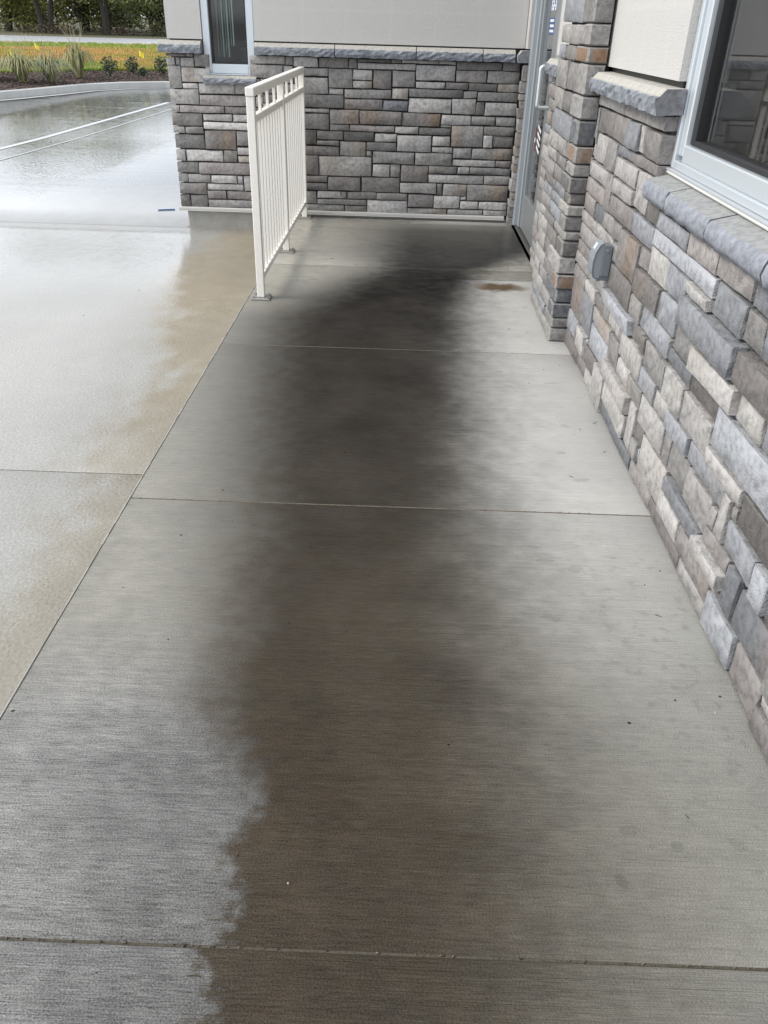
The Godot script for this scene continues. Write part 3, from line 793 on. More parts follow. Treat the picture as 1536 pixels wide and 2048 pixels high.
# ---------------------------------------------------------------- building
func make_building() -> void:
	var b := thing("building", "single building of ledgestone veneer and pale stucco around the entrance corner", "building")
	var right := Transform3D(Basis(Vector3(0, 0, 1), Vector3(0, 1, 0), Vector3(-1, 0, 0)), Vector3(0.865, 0, 0))
	var back := Transform3D(Basis(Vector3(1, 0, 0), Vector3(0, 1, 0), Vector3(0, 0, 1)), Vector3(0, 0, -7.02))
	# --- masonry backing with the stones as its pieces
	var st := begin()
	cbox(st, Vector3(-1.83, 0.02, -7.3), Vector3(-1.577, 1.25, -7.055))
	cbox(st, Vector3(-1.577, 0.02, -7.3), Vector3(-1.178, 1.0, -7.055))
	cbox(st, Vector3(-1.178, 0.02, -7.3), Vector3(0.9, 1.25, -7.055))
	var wall := obj("stone_wall", st, mortar_mat, b)
	lay(wall, back, BACK_COURSES, 1.42)
	st = begin()
	cbox(st, Vector3(0.897, 0.0, -4.83), Vector3(1.15, 1.24, -2.985))
	cbox(st, Vector3(0.897, 0.0, -2.985), Vector3(1.15, 0.93, 2.6))
	var wall2 := obj("stone_wall", st, mortar_mat, b)
	lay(wall2, right, RIGHT_COURSES, 1.12)
	# short runs beside the door
	st = begin()
	cbox(st, Vector3(0.917, 0.0, -5.66), Vector3(1.15, 1.24, -4.84))
	var wall3 := obj("stone_wall", st, mortar_mat, b)
	var by_door := Transform3D(right.basis, Vector3(0.885, 0, 0))
	courses(wall3, by_door, -5.64, -4.835, 0.004, 1.16, 0.14, 0.3)
	st = begin()
	cbox(st, Vector3(0.9, 0.0, -7.3), Vector3(1.15, 1.24, -6.9))
	var wall4 := obj("stone_wall", st, mortar_mat, b)
	courses(wall4, right, -7.0, -6.89, 0.004, 1.16, 0.2, 0.3)
	# --- pilaster: corner stones run through, the rest of its long side is filled in
	st = begin()
	cbox(st, Vector3(0.825, 0.0, -4.79), Vector3(0.895, 3.19, -4.1))
	var pil := obj("stone_pilaster", st, mortar_mat, b)
	var cuts := [0.004, 0.074, 0.13, 0.205, 0.276, 0.349, 0.435, 0.512, 0.559, 0.627, 0.679, 0.731, 0.804, 0.861, 0.938, 1.046, 1.144, 1.271, 1.338, 1.425, 1.56, 1.66, 1.76, 1.83, 1.95, 2.05, 2.14, 2.26, 2.34, 2.45, 2.56, 2.63, 2.75, 2.86, 2.94, 3.05, 3.18]
	var codes := ["g6", "g5", "u4", "u4", "b5r", "g7", "g4", "g6", "g5", "t7", "b4", "g4", "g6", "t6r", "u4", "g6", "g6", "b5R", "g6", "g5"]
	var side := Transform3D(Basis(Vector3(0, 0, 1), Vector3(0, 1, 0), Vector3(-1, 0, 0)), Vector3(0.785, 0, 0))
	for k in cuts.size() - 1:
		var code: String = codes[k] if k < codes.size() else ["g5", "g6", "b5", "t6", "u5"][rng.randi() % 5]
		corner_stone(pil, cuts[k], cuts[k + 1] - 0.005, rng.randf_range(0.1, 0.19) if k % 2 == 0 else rng.randf_range(0.22, 0.34), code, side)
	# --- stucco
	st = begin()
	cbox(st, Vector3(-1.845, 1.262, -7.3), Vector3(-1.577, 6.2, -7.04))
	cbox(st, Vector3(-1.577, 2.32, -7.3), Vector3(-1.178, 6.2, -7.04))
	cbox(st, Vector3(-1.178, 1.262, -7.3), Vector3(0.88, 6.2, -7.04))
	cbox(st, Vector3(-1.845, 0.02, -14.0), Vector3(-1.6, 6.2, -7.302))
	obj("stucco_wall", st, stucco_mat, b)
	st = begin()
	cbox(st, Vector3(0.884, 1.262, -7.3), Vector3(1.15, 6.2, -6.91))
	cbox(st, Vector3(0.884, 2.16, -6.908), Vector3(1.15, 6.2, -5.66))
	cbox(st, Vector3(0.904, 1.262, -5.658), Vector3(1.15, 6.2, -4.6))
	cbox(st, Vector3(0.884, 1.262, -4.598), Vector3(1.15, 6.2, -2.985))
	cbox(st, Vector3(0.884, 2.45, -2.983), Vector3(1.15, 6.2, -0.9))
	cbox(st, Vector3(0.884, 1.262, -0.898), Vector3(1.15, 6.2, 2.6))
	obj("stucco_wall", st, stucco_mat, b)
	# black strips that paint in the shadow gap where the stucco stops
	block("shadow_gap", Vector3(-1.83, 1.252, -7.29), Vector3(-1.58, 1.2615, -7.058), black_mat, b)
	block("shadow_gap", Vector3(-1.175, 1.252, -7.29), Vector3(0.87, 1.2615, -7.058), black_mat, b)
	block("shadow_gap", Vector3(0.902, 1.242, -4.06), Vector3(1.1, 1.2615, -2.99), black_mat, b)
	# --- water table ledge
	ledge(b, back, -1.905, -1.58, 1.172, 1.25, 0.055)
	var joints := [-1.176, -0.56, 0.059, 0.563, 0.81]
	for k in 4:
		ledge(b, back, joints[k] + 0.003, joints[k + 1] - 0.003, 1.172, 1.25, 0.055)
	ledge(b, right, -7.0, -6.89, 1.172, 1.25, 0.045, "ledge_stone", false)
	ledge(b, by_door, -5.6, -4.83, 1.168, 1.244, 0.055)
	ledge(b, right, -4.055, -2.945, 1.166, 1.24, 0.055)
	# --- white trim at the foot of the back wall, and the footing under it
	st = begin()
	cbox(st, Vector3(-1.878, 0.026, -7.05), Vector3(0.845, 0.047, -6.992), 0.003)
	cbox(st, Vector3(-1.878, 0.02, -7.05), Vector3(0.845, 0.0255, -6.985), 0.001)
	obj("base_trim", st, mat(lin(0.5, 0.49, 0.46), 0.6), b)
	st = begin()
	cbox(st, Vector3(-1.812, -0.4, -14.0), Vector3(0.9, 0.0195, -7.024), 0.006)
	obj("footing", st, concrete_mat, b)
	# --- roof, canopy and rooms
	st = begin()
	cbox(st, Vector3(-1.845, 3.4, -14.0), Vector3(9.0, 3.6, -7.302))
	cbox(st, Vector3(1.152, 3.4, -7.3), Vector3(9.0, 3.6, 2.6))
	obj("roof", st, mat(lin(0.4, 0.39, 0.37), 0.9), b)
	st = begin()
	cbox(st, Vector3(-1.598, -0.02, -14.2), Vector3(9.0, 3.39, -14.0))
	cbox(st, Vector3(9.0, -0.02, -14.0), Vector3(9.2, 3.39, 2.6))
	cbox(st, Vector3(1.152, -0.02, 2.4), Vector3(9.0, 3.39, 2.6))
	cbox(st, Vector3(-0.4, 0.02, -13.99), Vector3(-0.25, 3.39, -7.302))
	cbox(st, Vector3(1.152, 0.02, -5.2), Vector3(8.9, 3.39, -5.05))
	obj("interior_wall", st, mat(lin(0.045, 0.042, 0.038), 0.9), b)
	st = begin()
	cbox(st, Vector3(0.905, -0.2, -14.0), Vector3(9.0, 0.018, -7.302))
	cbox(st, Vector3(1.152, -0.2, -7.3), Vector3(9.0, 0.018, 2.4))
	obj("interior_floor", st, mat(lin(0.05, 0.045, 0.04), 0.5), b)
	make_small_window(b)
	make_big_window(b)
	make_door(b)

func corner_stone(parent: Node, y0: float, y1: float, run: float, code: String, side: Transform3D) -> void:
	# an L-shaped quoin modelled as one block that shows on both faces
	var c := tone_of(code)
	var j := rng.randf_range(-0.005, 0.007)
	var mn := Vector3(0.783 - j, y0, -4.06 - run)
	var mx := Vector3(0.872 + rng.randf_range(-0.004, 0.006), y1, -4.06 + rng.randf_range(-0.004, 0.006))
	var st := begin()
	var nu := 3
	var nv := 2
	var rust := code.length() > 2
	# long face (towards -x), end face (towards +z), top, bottom, far end
	var grid := func(o: Vector3, du: Vector3, dv: Vector3, out: Vector3, cu: int, cv: int) -> void:
		var p := []
		var cl := []
		for b in cv + 1:
			for a in cu + 1:
				var rim: bool = a == 0 or b == 0 or a == cu or b == cv
				var q: Vector3 = o + du * (float(a) / cu) + dv * (float(b) / cv)
				if not rim:
					q += out * rng.randf_range(0.001, 0.006)
				p.append(q)
				var f := rng.randf_range(0.86, 1.16)
				var cc := Color(c.r * f, c.g * f, c.b * f)
				if rust and a >= cu / 2:
					cc = cc.lerp(Color(0.26, 0.15, 0.08), 0.6 if code[2] == "r" else 0.8)
				cl.append(cc)
		for b in cv:
			for a in cu:
				var i: int = b * (cu + 1) + a
				for q in [i, i + cu + 1, i + cu + 2, i, i + cu + 2, i + 1]:
					st.set_smooth_group(1)
					st.set_color(cl[q])
					st.set_uv(Vector2.ZERO)
					st.add_vertex(p[q])
	var e := rng.randf_range(0.007, 0.013)
	var X := Vector3(1, 0, 0)
	var Y := Vector3(0, 1, 0)
	var Zv := Vector3(0, 0, 1)
	var s := mx - mn
	grid.call(mn + Vector3(0, e * 0.6, e), Zv * (s.z - 2 * e), Y * (s.y - 1.2 * e), -X, nu, nv)
	grid.call(Vector3(mn.x + e, mn.y + e * 0.6, mx.z), X * (s.x - 1.4 * e), Y * (s.y - 1.2 * e), Zv, nu, nv)
	# worn arris between the two faces
	var mid := (mn + mx) * 0.5
	st.set_smooth_group(-1)
	st.generate_normals()
	var body := begin()
	body.append_from(st.commit(), 0, Transform3D.IDENTITY)
	var pale := c.lerp(Color(0.42, 0.41, 0.38), 0.35)
	poly(body, [Vector3(mn.x, mn.y + e * 0.6, mx.z - e), Vector3(mn.x, mx.y - e * 0.6, mx.z - e), Vector3(mn.x + e, mx.y - e * 0.6, mx.z), Vector3(mn.x + e, mn.y + e * 0.6, mx.z)], mid, pale)
	for t in [[mn.y, mn.y + e * 0.6], [mx.y, mx.y - e * 0.6]]:
		var yo: float = t[0]
		var yi: float = t[1]
		poly(body, [Vector3(mn.x + e, yo, mn.z + e), Vector3(mn.x + e, yo, mx.z - e), Vector3(mn.x, yi, mx.z - e), Vector3(mn.x, yi, mn.z + e)], mid, pale)
		poly(body, [Vector3(mn.x + e, yo, mx.z - e), Vector3(mx.x, yo, mx.z - e), Vector3(mx.x - e * 0.4, yi, mx.z), Vector3(mn.x + e, yi, mx.z)], mid, pale)
		poly(body, [Vector3(mn.x + e, yo, mx.z - e), Vector3(mn.x + e, yi, mx.z), Vector3(mn.x, yi, mx.z - e)], mid, pale)
		poly(body, [Vector3(mn.x + e, yo, mn.z), Vector3(mx.x, yo, mn.z), Vector3(mx.x, yo, mx.z - e), Vector3(mn.x + e, yo, mx.z - e)], mid, c)
	poly(body, [Vector3(mn.x + e, mn.y, mn.z), Vector3(mx.x, mn.y, mn.z), Vector3(mx.x, mx.y, mn.z), Vector3(mn.x + e, mx.y, mn.z)], mid, c)
	poly(body, [Vector3(mn.x, mn.y + e * 0.6, mn.z + e), Vector3(mn.x, mx.y - e * 0.6, mn.z + e), Vector3(mn.x + e, mx.y, mn.z), Vector3(mn.x + e, mn.y, mn.z)], mid, c)
	poly(body, [Vector3(mx.x, mn.y, mn.z), Vector3(mx.x, mx.y, mn.z), Vector3(mx.x - e * 0.4, mx.y - e * 0.6, mx.z), Vector3(mx.x - e * 0.4, mn.y + e * 0.6, mx.z)], mid, c)
	obj("stone", body, stone_mat, parent)
	# the rest of the long side
	var z0 := -4.815
	var z1 := mn.z - 0.005
	if z1 - z0 > 0.4:
		var m := lerpf(z0, z1, rng.randf_range(0.4, 0.6))
		stone(parent, side, z0, y0, m - 0.005, y1, ["g6", "g7", "b5", "u6", "t7"][rng.randi() % 5], rng.randf_range(-0.004, 0.006))
		z0 = m
	stone(parent, side, z0, y0, z1, y1, ["g6", "g7", "b5", "u6", "t6", "g5"][rng.randi() % 6], rng.randf_range(-0.004, 0.006))

func make_small_window(b: Node3D) -> void:
	var w := Node3D.new()
	put(w, "window", b)
	var st := begin()
	var x0 := -1.574
	var x1 := -1.181
	cbox(st, Vector3(x0, 1.035, -7.12), Vector3(x0 + 0.055, 2.318, -7.05), 0.004)
	cbox(st, Vector3(x1 - 0.055, 1.035, -7.12), Vector3(x1, 2.318, -7.05), 0.004)
	cbox(st, Vector3(x0 + 0.055, 1.035, -7.12), Vector3(x1 - 0.055, 1.1, -7.052), 0.004)
	cbox(st, Vector3(x0 + 0.055, 2.26, -7.12), Vector3(x1 - 0.055, 2.318, -7.052), 0.004)
	obj("frame", st, alu_mat, w)
	st = begin()
	cbox(st, Vector3(x0 + 0.0555, 1.1005, -7.11), Vector3(x0 + 0.068, 2.2595, -7.075))
	cbox(st, Vector3(x1 - 0.068, 1.1005, -7.11), Vector3(x1 - 0.0555, 2.2595, -7.075))
	cbox(st, Vector3(x0 + 0.068, 1.1005, -7.11), Vector3(x1 - 0.068, 1.112, -7.075))
	obj("gasket", st, black_mat, w)
	block("pane", Vector3(x0 + 0.06, 1.105, -7.098), Vector3(x1 - 0.06, 2.258, -7.092), glass_mat, w)
	# vertical blinds gathered to the left, behind the glass
	for k in 7:
		st = begin()
		var a := -1.5 + k * 0.02
		var yb := 1.14 if k < 5 else 1.22
		poly(st, [Vector3(a, yb, -7.24 - 0.03 * (k % 2)), Vector3(a + 0.019, yb, -7.2), Vector3(a + 0.019, 2.25, -7.2), Vector3(a, 2.25, -7.24 - 0.03 * (k % 2))], Vector3(a, 1.6, -9))
		var sm := mat(lin(0.5, 0.66, 0.6), 0.7)
		sm.cull_mode = BaseMaterial3D.CULL_DISABLED
		obj("blind_slat", st, sm, w)
	# sill stone under it
	var back := Transform3D(Basis(Vector3(1, 0, 0), Vector3(0, 1, 0), Vector3(0, 0, 1)), Vector3(0, 0, -7.045))
	ledge(w, back, -1.585, -1.172, 0.966, 1.024, 0.06, "sill")
	var cap := mat(lin(0.5, 0.54, 0.57), 0.4, 0.3)
	block("flashing", Vector3(-1.578, 1.0265, -7.1), Vector3(-1.177, 1.0345, -7.025), cap, w, 0.002)
	block("chair_back", Vector3(-1.42, 0.75, -7.75), Vector3(-1.28, 1.21, -7.7), mat(lin(0.03, 0.04, 0.05), 0.6), w, 0.01)

func make_big_window(b: Node3D) -> void:
	var w := Node3D.new()
	put(w, "window", b)
	var z0 := -2.98
	var z1 := -0.9
	var st := begin()
	cbox(st, Vector3(0.908, 1.004, z0), Vector3(1.0, 2.44, z0 + 0.028), 0.003)
	cbox(st, Vector3(0.918, 1.045, z0 + 0.028), Vector3(1.0, 2.4, z0 + 0.078), 0.004)
	cbox(st, Vector3(0.908, 1.004, z0 + 0.028), Vector3(1.0, 1.03, z1), 0.003)
	cbox(st, Vector3(0.918, 1.03, z0 + 0.078), Vector3(1.0, 1.082, z1), 0.004)
	cbox(st, Vector3(0.918, 2.36, z0 + 0.078), Vector3(1.0, 2.44, z1), 0.004)
	cbox(st, Vector3(0.912, 1.082, z1 - 0.07), Vector3(1.0, 2.36, z1), 0.004)
	obj("frame", st, alu_mat, w)
	st = begin()
	cbox(st, Vector3(0.934, 1.0825, z0 + 0.0785), Vector3(0.99, 2.3595, z0 + 0.112), 0.006)
	cbox(st, Vector3(0.934, 1.0825, z0 + 0.112), Vector3(0.99, 1.1, z1 - 0.0705), 0.006)
	obj("gasket", st, black_mat, w)
	block("pane", Vector3(0.957, 1.095, z0 + 0.105), Vector3(0.963, 2.358, z1 - 0.072), glass_mat, w)
	st = begin()
	cbox(st, Vector3(1.005, 1.0, z0 + 0.01), Vector3(1.145, 2.44, z0 + 0.05), 0.003)
	cbox(st, Vector3(1.005, 0.96, z0 + 0.05), Vector3(1.22, 1.0, z1), 0.004)
	obj("inner_jamb", st, mat(lin(0.16, 0.155, 0.145), 0.6), w)
	# sill stones with open joints
	var right := Transform3D(Basis(Vector3(0, 0, 1), Vector3(0, 1, 0), Vector3(-1, 0, 0)), Vector3(0.905, 0, 0))
	var cut := [-2.985, -2.7, -2.29, -1.87, -1.45, -1.0, -0.55, -0.1]
	for k in cut.size() - 1:
		sill_stone(w, right, cut[k] + 0.004, cut[k + 1] - 0.006)
	var seal := begin()
	tube(seal, [Vector3(0.905, 0.992, z0), Vector3(0.905, 0.992, -2.3), Vector3(0.905, 0.992, -1.6), Vector3(0.905, 0.992, z1)], 0.008, 0.008, 8)
	obj("sealant", seal, mat(lin(0.66, 0.66, 0.63), 0.6), w)
	block("flashing", Vector3(0.893, 0.9995, z0), Vector3(0.99, 1.0035, z1), mat(lin(0.5, 0.52, 0.54), 0.4, 0.3), w)

func sill_stone(parent: Node, frame: Transform3D, x0: float, x1: float) -> void:
	# smooth weathered top, hand-dressed front edge
	var n := maxi(3, int((x1 - x0) / 0.04))
	var prof := [Vector2(-0.03, 0.9), Vector2(0.07, 0.905), Vector2(0.079, 0.925), Vector2(0.078, 0.95), Vector2(0.068, 0.966), Vector2(0.0, 0.982), Vector2(-0.03, 0.985)]
	var pts := []
	var m := prof.size()
	for i in n + 1:
		for k in m:
			var p := Vector3(lerpf(x0, x1, float(i) / n), prof[k].y, prof[k].x)
			if k > 0 and k < 5:
				p += Vector3(0, rng.randf_range(-0.003, 0.003), rng.randf_range(-0.004, 0.003))
			pts.append(frame * p)
	var st := begin()
	for i in n:
		for k in m - 1:
			st.set_smooth_group(1 if k < 4 else -1)
			var a := i * m + k
			for q in [a, a + m + 1, a + m, a, a + 1, a + m + 1]:
				var f := rng.randf_range(0.85, 1.15)
				st.set_color(Color(0.3, 0.305, 0.3) if k >= 4 else Color(0.27 * f, 0.285 * f, 0.32 * f))
				st.set_uv(Vector2.ZERO)
				st.add_vertex(pts[q])
	for e in [0, n]:
		for k in range(1, m - 1):
			var t: Array = [pts[e * m], pts[e * m + k], pts[e * m + k + 1]]
			if e == n:
				t.reverse()
			for p in t:
				st.set_smooth_group(-1)
				st.set_color(Color(0.2, 0.2, 0.21))
				st.set_uv(Vector2.ZERO)
				st.add_vertex(p)
	st.generate_normals()
	obj("sill", st, ledge_mat, parent)

func make_door(b: Node3D) -> void:
	var d := Node3D.new()
	put(d, "door", b)
	var st := begin()
	cbox(st, Vector3(0.9, 0.02, -6.885), Vector3(1.02, 2.155, -6.8), 0.004)
	cbox(st, Vector3(0.93, 0.02, -6.8), Vector3(1.02, 2.155, -6.74), 0.003)
	cbox(st, Vector3(0.93, 0.02, -5.86), Vector3(1.02, 2.155, -5.665), 0.004)
	cbox(st, Vector3(0.93, 2.1, -6.74), Vector3(1.02, 2.155, -5.86), 0.004)
	obj("frame", st, mat(lin(0.36, 0.39, 0.41), 0.36, 0.3), d)
	block("gasket", Vector3(0.965, 0.02, -6.7395), Vector3(1.0, 2.09, -6.718), black_mat, d)
	st = begin()
	cbox(st, Vector3(0.94, 0.03, -6.715), Vector3(0.985, 2.09, -6.655), 0.004)
	cbox(st, Vector3(0.94, 0.03, -6.1), Vector3(0.985, 2.09, -5.868), 0.004)
	cbox(st, Vector3(0.942, 0.03, -6.654), Vector3(0.985, 0.28, -6.101), 0.004)
	cbox(st, Vector3(0.942, 1.98, -6.654), Vector3(0.985, 2.09, -6.101), 0.004)
	obj("leaf", st, alu_dark_mat, d)
	block("pane", Vector3(0.956, 0.278, -6.66), Vector3(0.962, 1.985, -6.095), door_glass_mat, d)
	st = begin()
	var path := [Vector3(0.94, 1.185, -5.98), Vector3(0.884, 1.185, -5.972)]
	for k in 5:
		var a := PI * 0.5 * k / 4.0
		path.append(Vector3(0.884 - 0.02 * sin(a), 1.165 + 0.02 * cos(a), -5.97))
	for k in 5:
		var a := PI * 0.5 * k / 4.0
		path.append(Vector3(0.884 - 0.02 * cos(a), 0.965 - 0.02 * sin(a), -5.97))
	path.append(Vector3(0.94, 0.945, -5.98))
	tube(st, path, 0.0135, 0.0135, 10)
	obj("handle", st, mat(lin(0.72, 0.74, 0.74), 0.25, 0.7), d)
	st = begin()
	tube(st, [Vector3(0.945, 1.1, -6.02), Vector3(0.931, 1.1, -6.02)], 0.018, 0.016, 12)
	obj("lock", st, mat(lin(0.6, 0.6, 0.58), 0.25, 0.8), d)
	st = begin()
	cbox(st, Vector3(0.915, 0.0, -6.9), Vector3(1.03, 0.018, -5.66), 0.006)
	obj("threshold", st, mat(lin(0.1, 0.1, 0.1), 0.5, 0.4), d)
	# opening-hours decal on the glass: blue panels with white lettering
	var blue := mat(lin(0.05, 0.09, 0.23), 0.5)
	var white := mat(lin(0.78, 0.8, 0.84), 0.5)
	block("hours_panel", Vector3(0.953, 1.5, -6.42), Vector3(0.9555, 1.62, -6.16), blue, d)
	block("hours_panel", Vector3(0.953, 1.36, -6.42), Vector3(0.9555, 1.46, -6.16), blue, d)
	letters(d, "8a-8", Vector3(0.9522, 1.535, -6.29), 0.075, white)
	for k in 3:
		for q in 4:
			# three rows of small white print, too fine to read
			block("print_mark", Vector3(0.9515, 1.375 + k * 0.03, -6.37 + q * 0.042 - k * 0.006), Vector3(0.9526, 1.39 + k * 0.03, -6.37 + q * 0.042 + 0.033 - k * 0.006), white, d)
	block("notice", Vector3(0.953, 0.62, -6.5), Vector3(0.9555, 0.78, -6.46), mat(lin(0.2, 0.045, 0.04), 0.5), d)
	block("notice", Vector3(0.952, 0.68, -6.495), Vector3(0.9528, 0.71, -6.465), white, d)
	for k in 4:
		st = begin()
		var y := 0.62 + k * 0.045
		poly(st, [Vector3(0.954, y + 0.03, -6.4), Vector3(0.954, y, -6.25), Vector3(0.954, y + 0.022, -6.25), Vector3(0.954, y + 0.052, -6.4)], Vector3(2, y, -6.3))
		obj("notice_bar", st, white, d)

func letters(parent: Node, text: String, at: Vector3, size: float, m: Material) -> void:
	var f := SystemFont.new()
	f.font_names = PackedStringArray(["Droid Sans"])
	f.font_weight = 700
	var t := TextMesh.new()
	t.text = text
	t.font = f
	t.font_size = 32
	t.pixel_size = size / 23.0
	t.depth = 0.0006
	var o := MeshInstance3D.new()
	o.mesh = t
	o.material_override = m
	o.transform = Transform3D(Basis(Vector3(0, 0, 1), Vector3(0, 1, 0), Vector3(-1, 0, 0)), at)
	put(o, "lettering", parent)

# ---------------------------------------------------------------- objects
func make_railing() -> void:
	var r := thing("railing", "cream painted steel guard railing with thin pickets on the walkway edge", "railing", Vector3(-0.815, 0, -5.8))
	var zs := [1.14, 0.01, -1.14]
	var pm := mat(lin(0.3, 0.29, 0.27), 0.45, 0.5)
	for k in 3:
		var top := 1.058 if k < 3 else 1.1
		block("post", Vector3(-0.021, 0.011, zs[k] - 0.021), Vector3(0.021, top, zs[k] + 0.021), rail_mat, r, 0.003)
		var pl := block("base_plate", Vector3(-0.055, 0.0, zs[k] - 0.05), Vector3(0.055, 0.01, zs[k] + 0.05), pm, r, 0.003)
		var st := begin()
		for s in [[-1, -1], [1, -1], [1, 1], [-1, 1]]:
			tube(st, [Vector3(s[0] * 0.04, 0.01, zs[k] + s[1] * 0.036), Vector3(s[0] * 0.04, 0.018, zs[k] + s[1] * 0.036)], 0.007, 0.007, 6)
		obj("bolt", st, pm, pl)
	block("rail", Vector3(-0.023, 1.0585, -1.165), Vector3(0.023, 1.102, 1.165), rail_mat, r, 0.004)
	for k in 2:
		var za: float = zs[k + 1] + 0.0215
		var zb: float = zs[k] - 0.0215
		block("rail", Vector3(-0.018, 0.932, za), Vector3(0.018, 0.967, zb), rail_mat, r, 0.003)
		block("rail", Vector3(-0.018, 0.106, za), Vector3(0.018, 0.138, zb), rail_mat, r, 0.003)
		for i in 3:
			var z := lerpf(za, zb, (i + 1) / 4.0)
			block("picket", Vector3(-0.008, 0.9675, z - 0.008), Vector3(0.008, 1.058, z + 0.008), rail_mat, r, 0.0015)
		for i in 9:
			var z := lerpf(za, zb, (i + 1) / 10.0)
			block("picket", Vector3(-0.008, 0.1385, z - 0.008), Vector3(0.008, 0.9315, z + 0.008), rail_mat, r, 0.0015)

func make_outlet() -> void:
	# weatherproof outlet cover: a back box on the wall and a hinged bubble lid
	var o := thing("outlet_box", "grey weatherproof outlet cover screwed to the stone wall beside the pilaster", "outlet box", Vector3(0.866, 0.585, -3.4))
	var g := mat(lin(0.16, 0.18, 0.2), 0.45)
	block("back_box", Vector3(-0.045, -0.075, -0.04), Vector3(0.02, 0.062, 0.045), g, o, 0.004)
	var prof := [Vector2(-0.046, -0.062), Vector2(-0.07, -0.062), Vector2(-0.079, -0.04), Vector2(-0.08, 0.005), Vector2(-0.074, 0.04), Vector2(-0.06, 0.068), Vector2(-0.046, 0.076)]
	var st := begin()
	var mid := Vector3(-0.065, 0.0, 0.0)
	for k in prof.size() - 1:
		var a: Vector2 = prof[k]
		var c: Vector2 = prof[k + 1]
		poly(st, [Vector3(a.x, a.y, -0.046), Vector3(c.x, c.y, -0.046), Vector3(c.x, c.y, 0.048), Vector3(a.x, a.y, 0.048)], mid)
	for z in [-0.046, 0.048]:
		var f := []
		for p in prof:
			f.append(Vector3(p.x, p.y, z))
		poly(st, f, mid)
	obj("lid", st, mat(lin(0.235, 0.26, 0.28), 0.4), o)
	st = begin()
	for k in prof.size() - 1:
		var a: Vector2 = prof[k]
		var c: Vector2 = prof[k + 1]
		tube(st, [Vector3(a.x, a.y, 0.048), Vector3(c.x, c.y, 0.048)], 0.003, 0.003, 6)
	obj("lid_rim", st, g, o)
	block("flange", Vector3(-0.045, -0.055, 0.0455), Vector3(-0.01, 0.07, 0.052), g, o, 0.002)
	st = begin()
	tube(st, [Vector3(-0.03, 0.05, 0.05), Vector3(-0.03, 0.05, 0.056)], 0.006, 0.006, 8)
	obj("screw", st, mat(lin(0.4, 0.41, 0.42), 0.3, 0.6), o)
	block("hinge", Vector3(-0.052, -0.082, -0.025), Vector3(-0.035, -0.0625, 0.028), mat(lin(0.2, 0.23, 0.25), 0.5), o, 0.003)
	var lab := begin()
	poly(lab, [Vector3(-0.0735, 0.044, -0.02), Vector3(-0.062, 0.0665, -0.02), Vector3(-0.062, 0.0665, 0.005), Vector3(-0.0735, 0.044, 0.005)], Vector3(-0.05, -0.2, 0))
	obj("sticker", lab, mat(lin(0.75, 0.78, 0.78), 0.5), o)

func make_litter() -> void:
	var s := begin()
	tube(s, [Vector3(-0.075, 0, 0.03), Vector3(0.0, 0.0, 0.0), Vector3(0.07, 0, -0.022)], 0.006, 0.006, 8)
	var straw := obj("drinking_straw", s, mat(lin(0.03, 0.09, 0.3), 0.4))
	straw.position = Vector3(-2.2, drive_y(-7.78) + 0.007, -7.78)
	tag(straw, "blue plastic straw lying on the wet driveway near the building corner", "straw")
	var st := begin()
	for k in 46:
		var x := rng.randf_range(-3.6, 0.84)
		var z := -rng.randf_range(0.7, 7.0)
		if rng.randf() < 0.4:
			x = 0.84 - absf(rng.randfn(0.0, 0.12))
			if z < -4.0:
				z = -rng.randf_range(0.7, 4.0)
		if x > 0.74 and z < -3.95:
			continue
		if x < -0.9 and z < -6.9:
			continue
		var y := 0.0
		if x < -0.897:
			y = drive_y(z)
		var c := rng.randf_range(0.015, 0.09)
		var col := Color(c * 1.1, c * 0.9, c * 0.65)
		var r := rng.randf()
		if r < 0.16:
			col = Color(0.5, 0.48, 0.42)
		var a := rng.randf() * TAU
		var d := Vector3(cos(a), 0, sin(a))
		if r > 0.7:
			var l := rng.randf_range(0.004, 0.013)
			tube(st, [Vector3(x, y + 0.0014, z), Vector3(x, y + 0.0018, z) + d * l, Vector3(x, y + 0.0014, z) + d * l * 1.7 + Vector3(0.002, 0, 0.001)], 0.0011, 0.0007, 5, col)
		else:
			var q := rng.randf_range(0.001, 0.0034)
			tube(st, [Vector3(x, y, z), Vector3(x, y + q * 0.6, z), Vector3(x, y + q, z)], q, q * 0.5, 6, col)
	var m := mat(Color.WHITE, 0.9)
	m.vertex_color_use_as_albedo = true
	var o := obj("debris", st, m)
	o.set_meta("kind", "stuff")
	tag(o, "scattered grit, twigs and crumbs of dry leaf on the concrete", "debris")

# ---------------------------------------------------------------- beyond the driveway
const CURB: Array[Vector2] = [Vector2(-18, -4), Vector2(-12.5, -11.5), Vector2(-9.7, -16.8), Vector2(-8.78, -19.15), Vector2(-8.3, -20.7), Vector2(-7.95, -22.1), Vector2(-7.3, -23.2), Vector2(-6.42, -23.85), Vector2(-4.2, -24.3), Vector2(8, -24.6)]
const EDGE: Array[Vector2] = [Vector2(-22, -9), Vector2(-16.5, -15.5), Vector2(-12.6, -20.6), Vector2(-11.4, -22.2), Vector2(-10.6, -23.2), Vector2(-9.7, -24.4), Vector2(-8.7, -25.6), Vector2(-7.1, -26.4), Vector2(-4, -27.1), Vector2(10, -27.6)]
const ROADN: Array[Vector2] = [Vector2(-60, -21), Vector2(-36, -30.5), Vector2(-24, -35), Vector2(-20, -36.5), Vector2(-17, -37.7), Vector2(-15, -38.5), Vector2(-13, -39.3), Vector2(-10.5, -40.2), Vector2(-5, -42.2), Vector2(14, -48)]
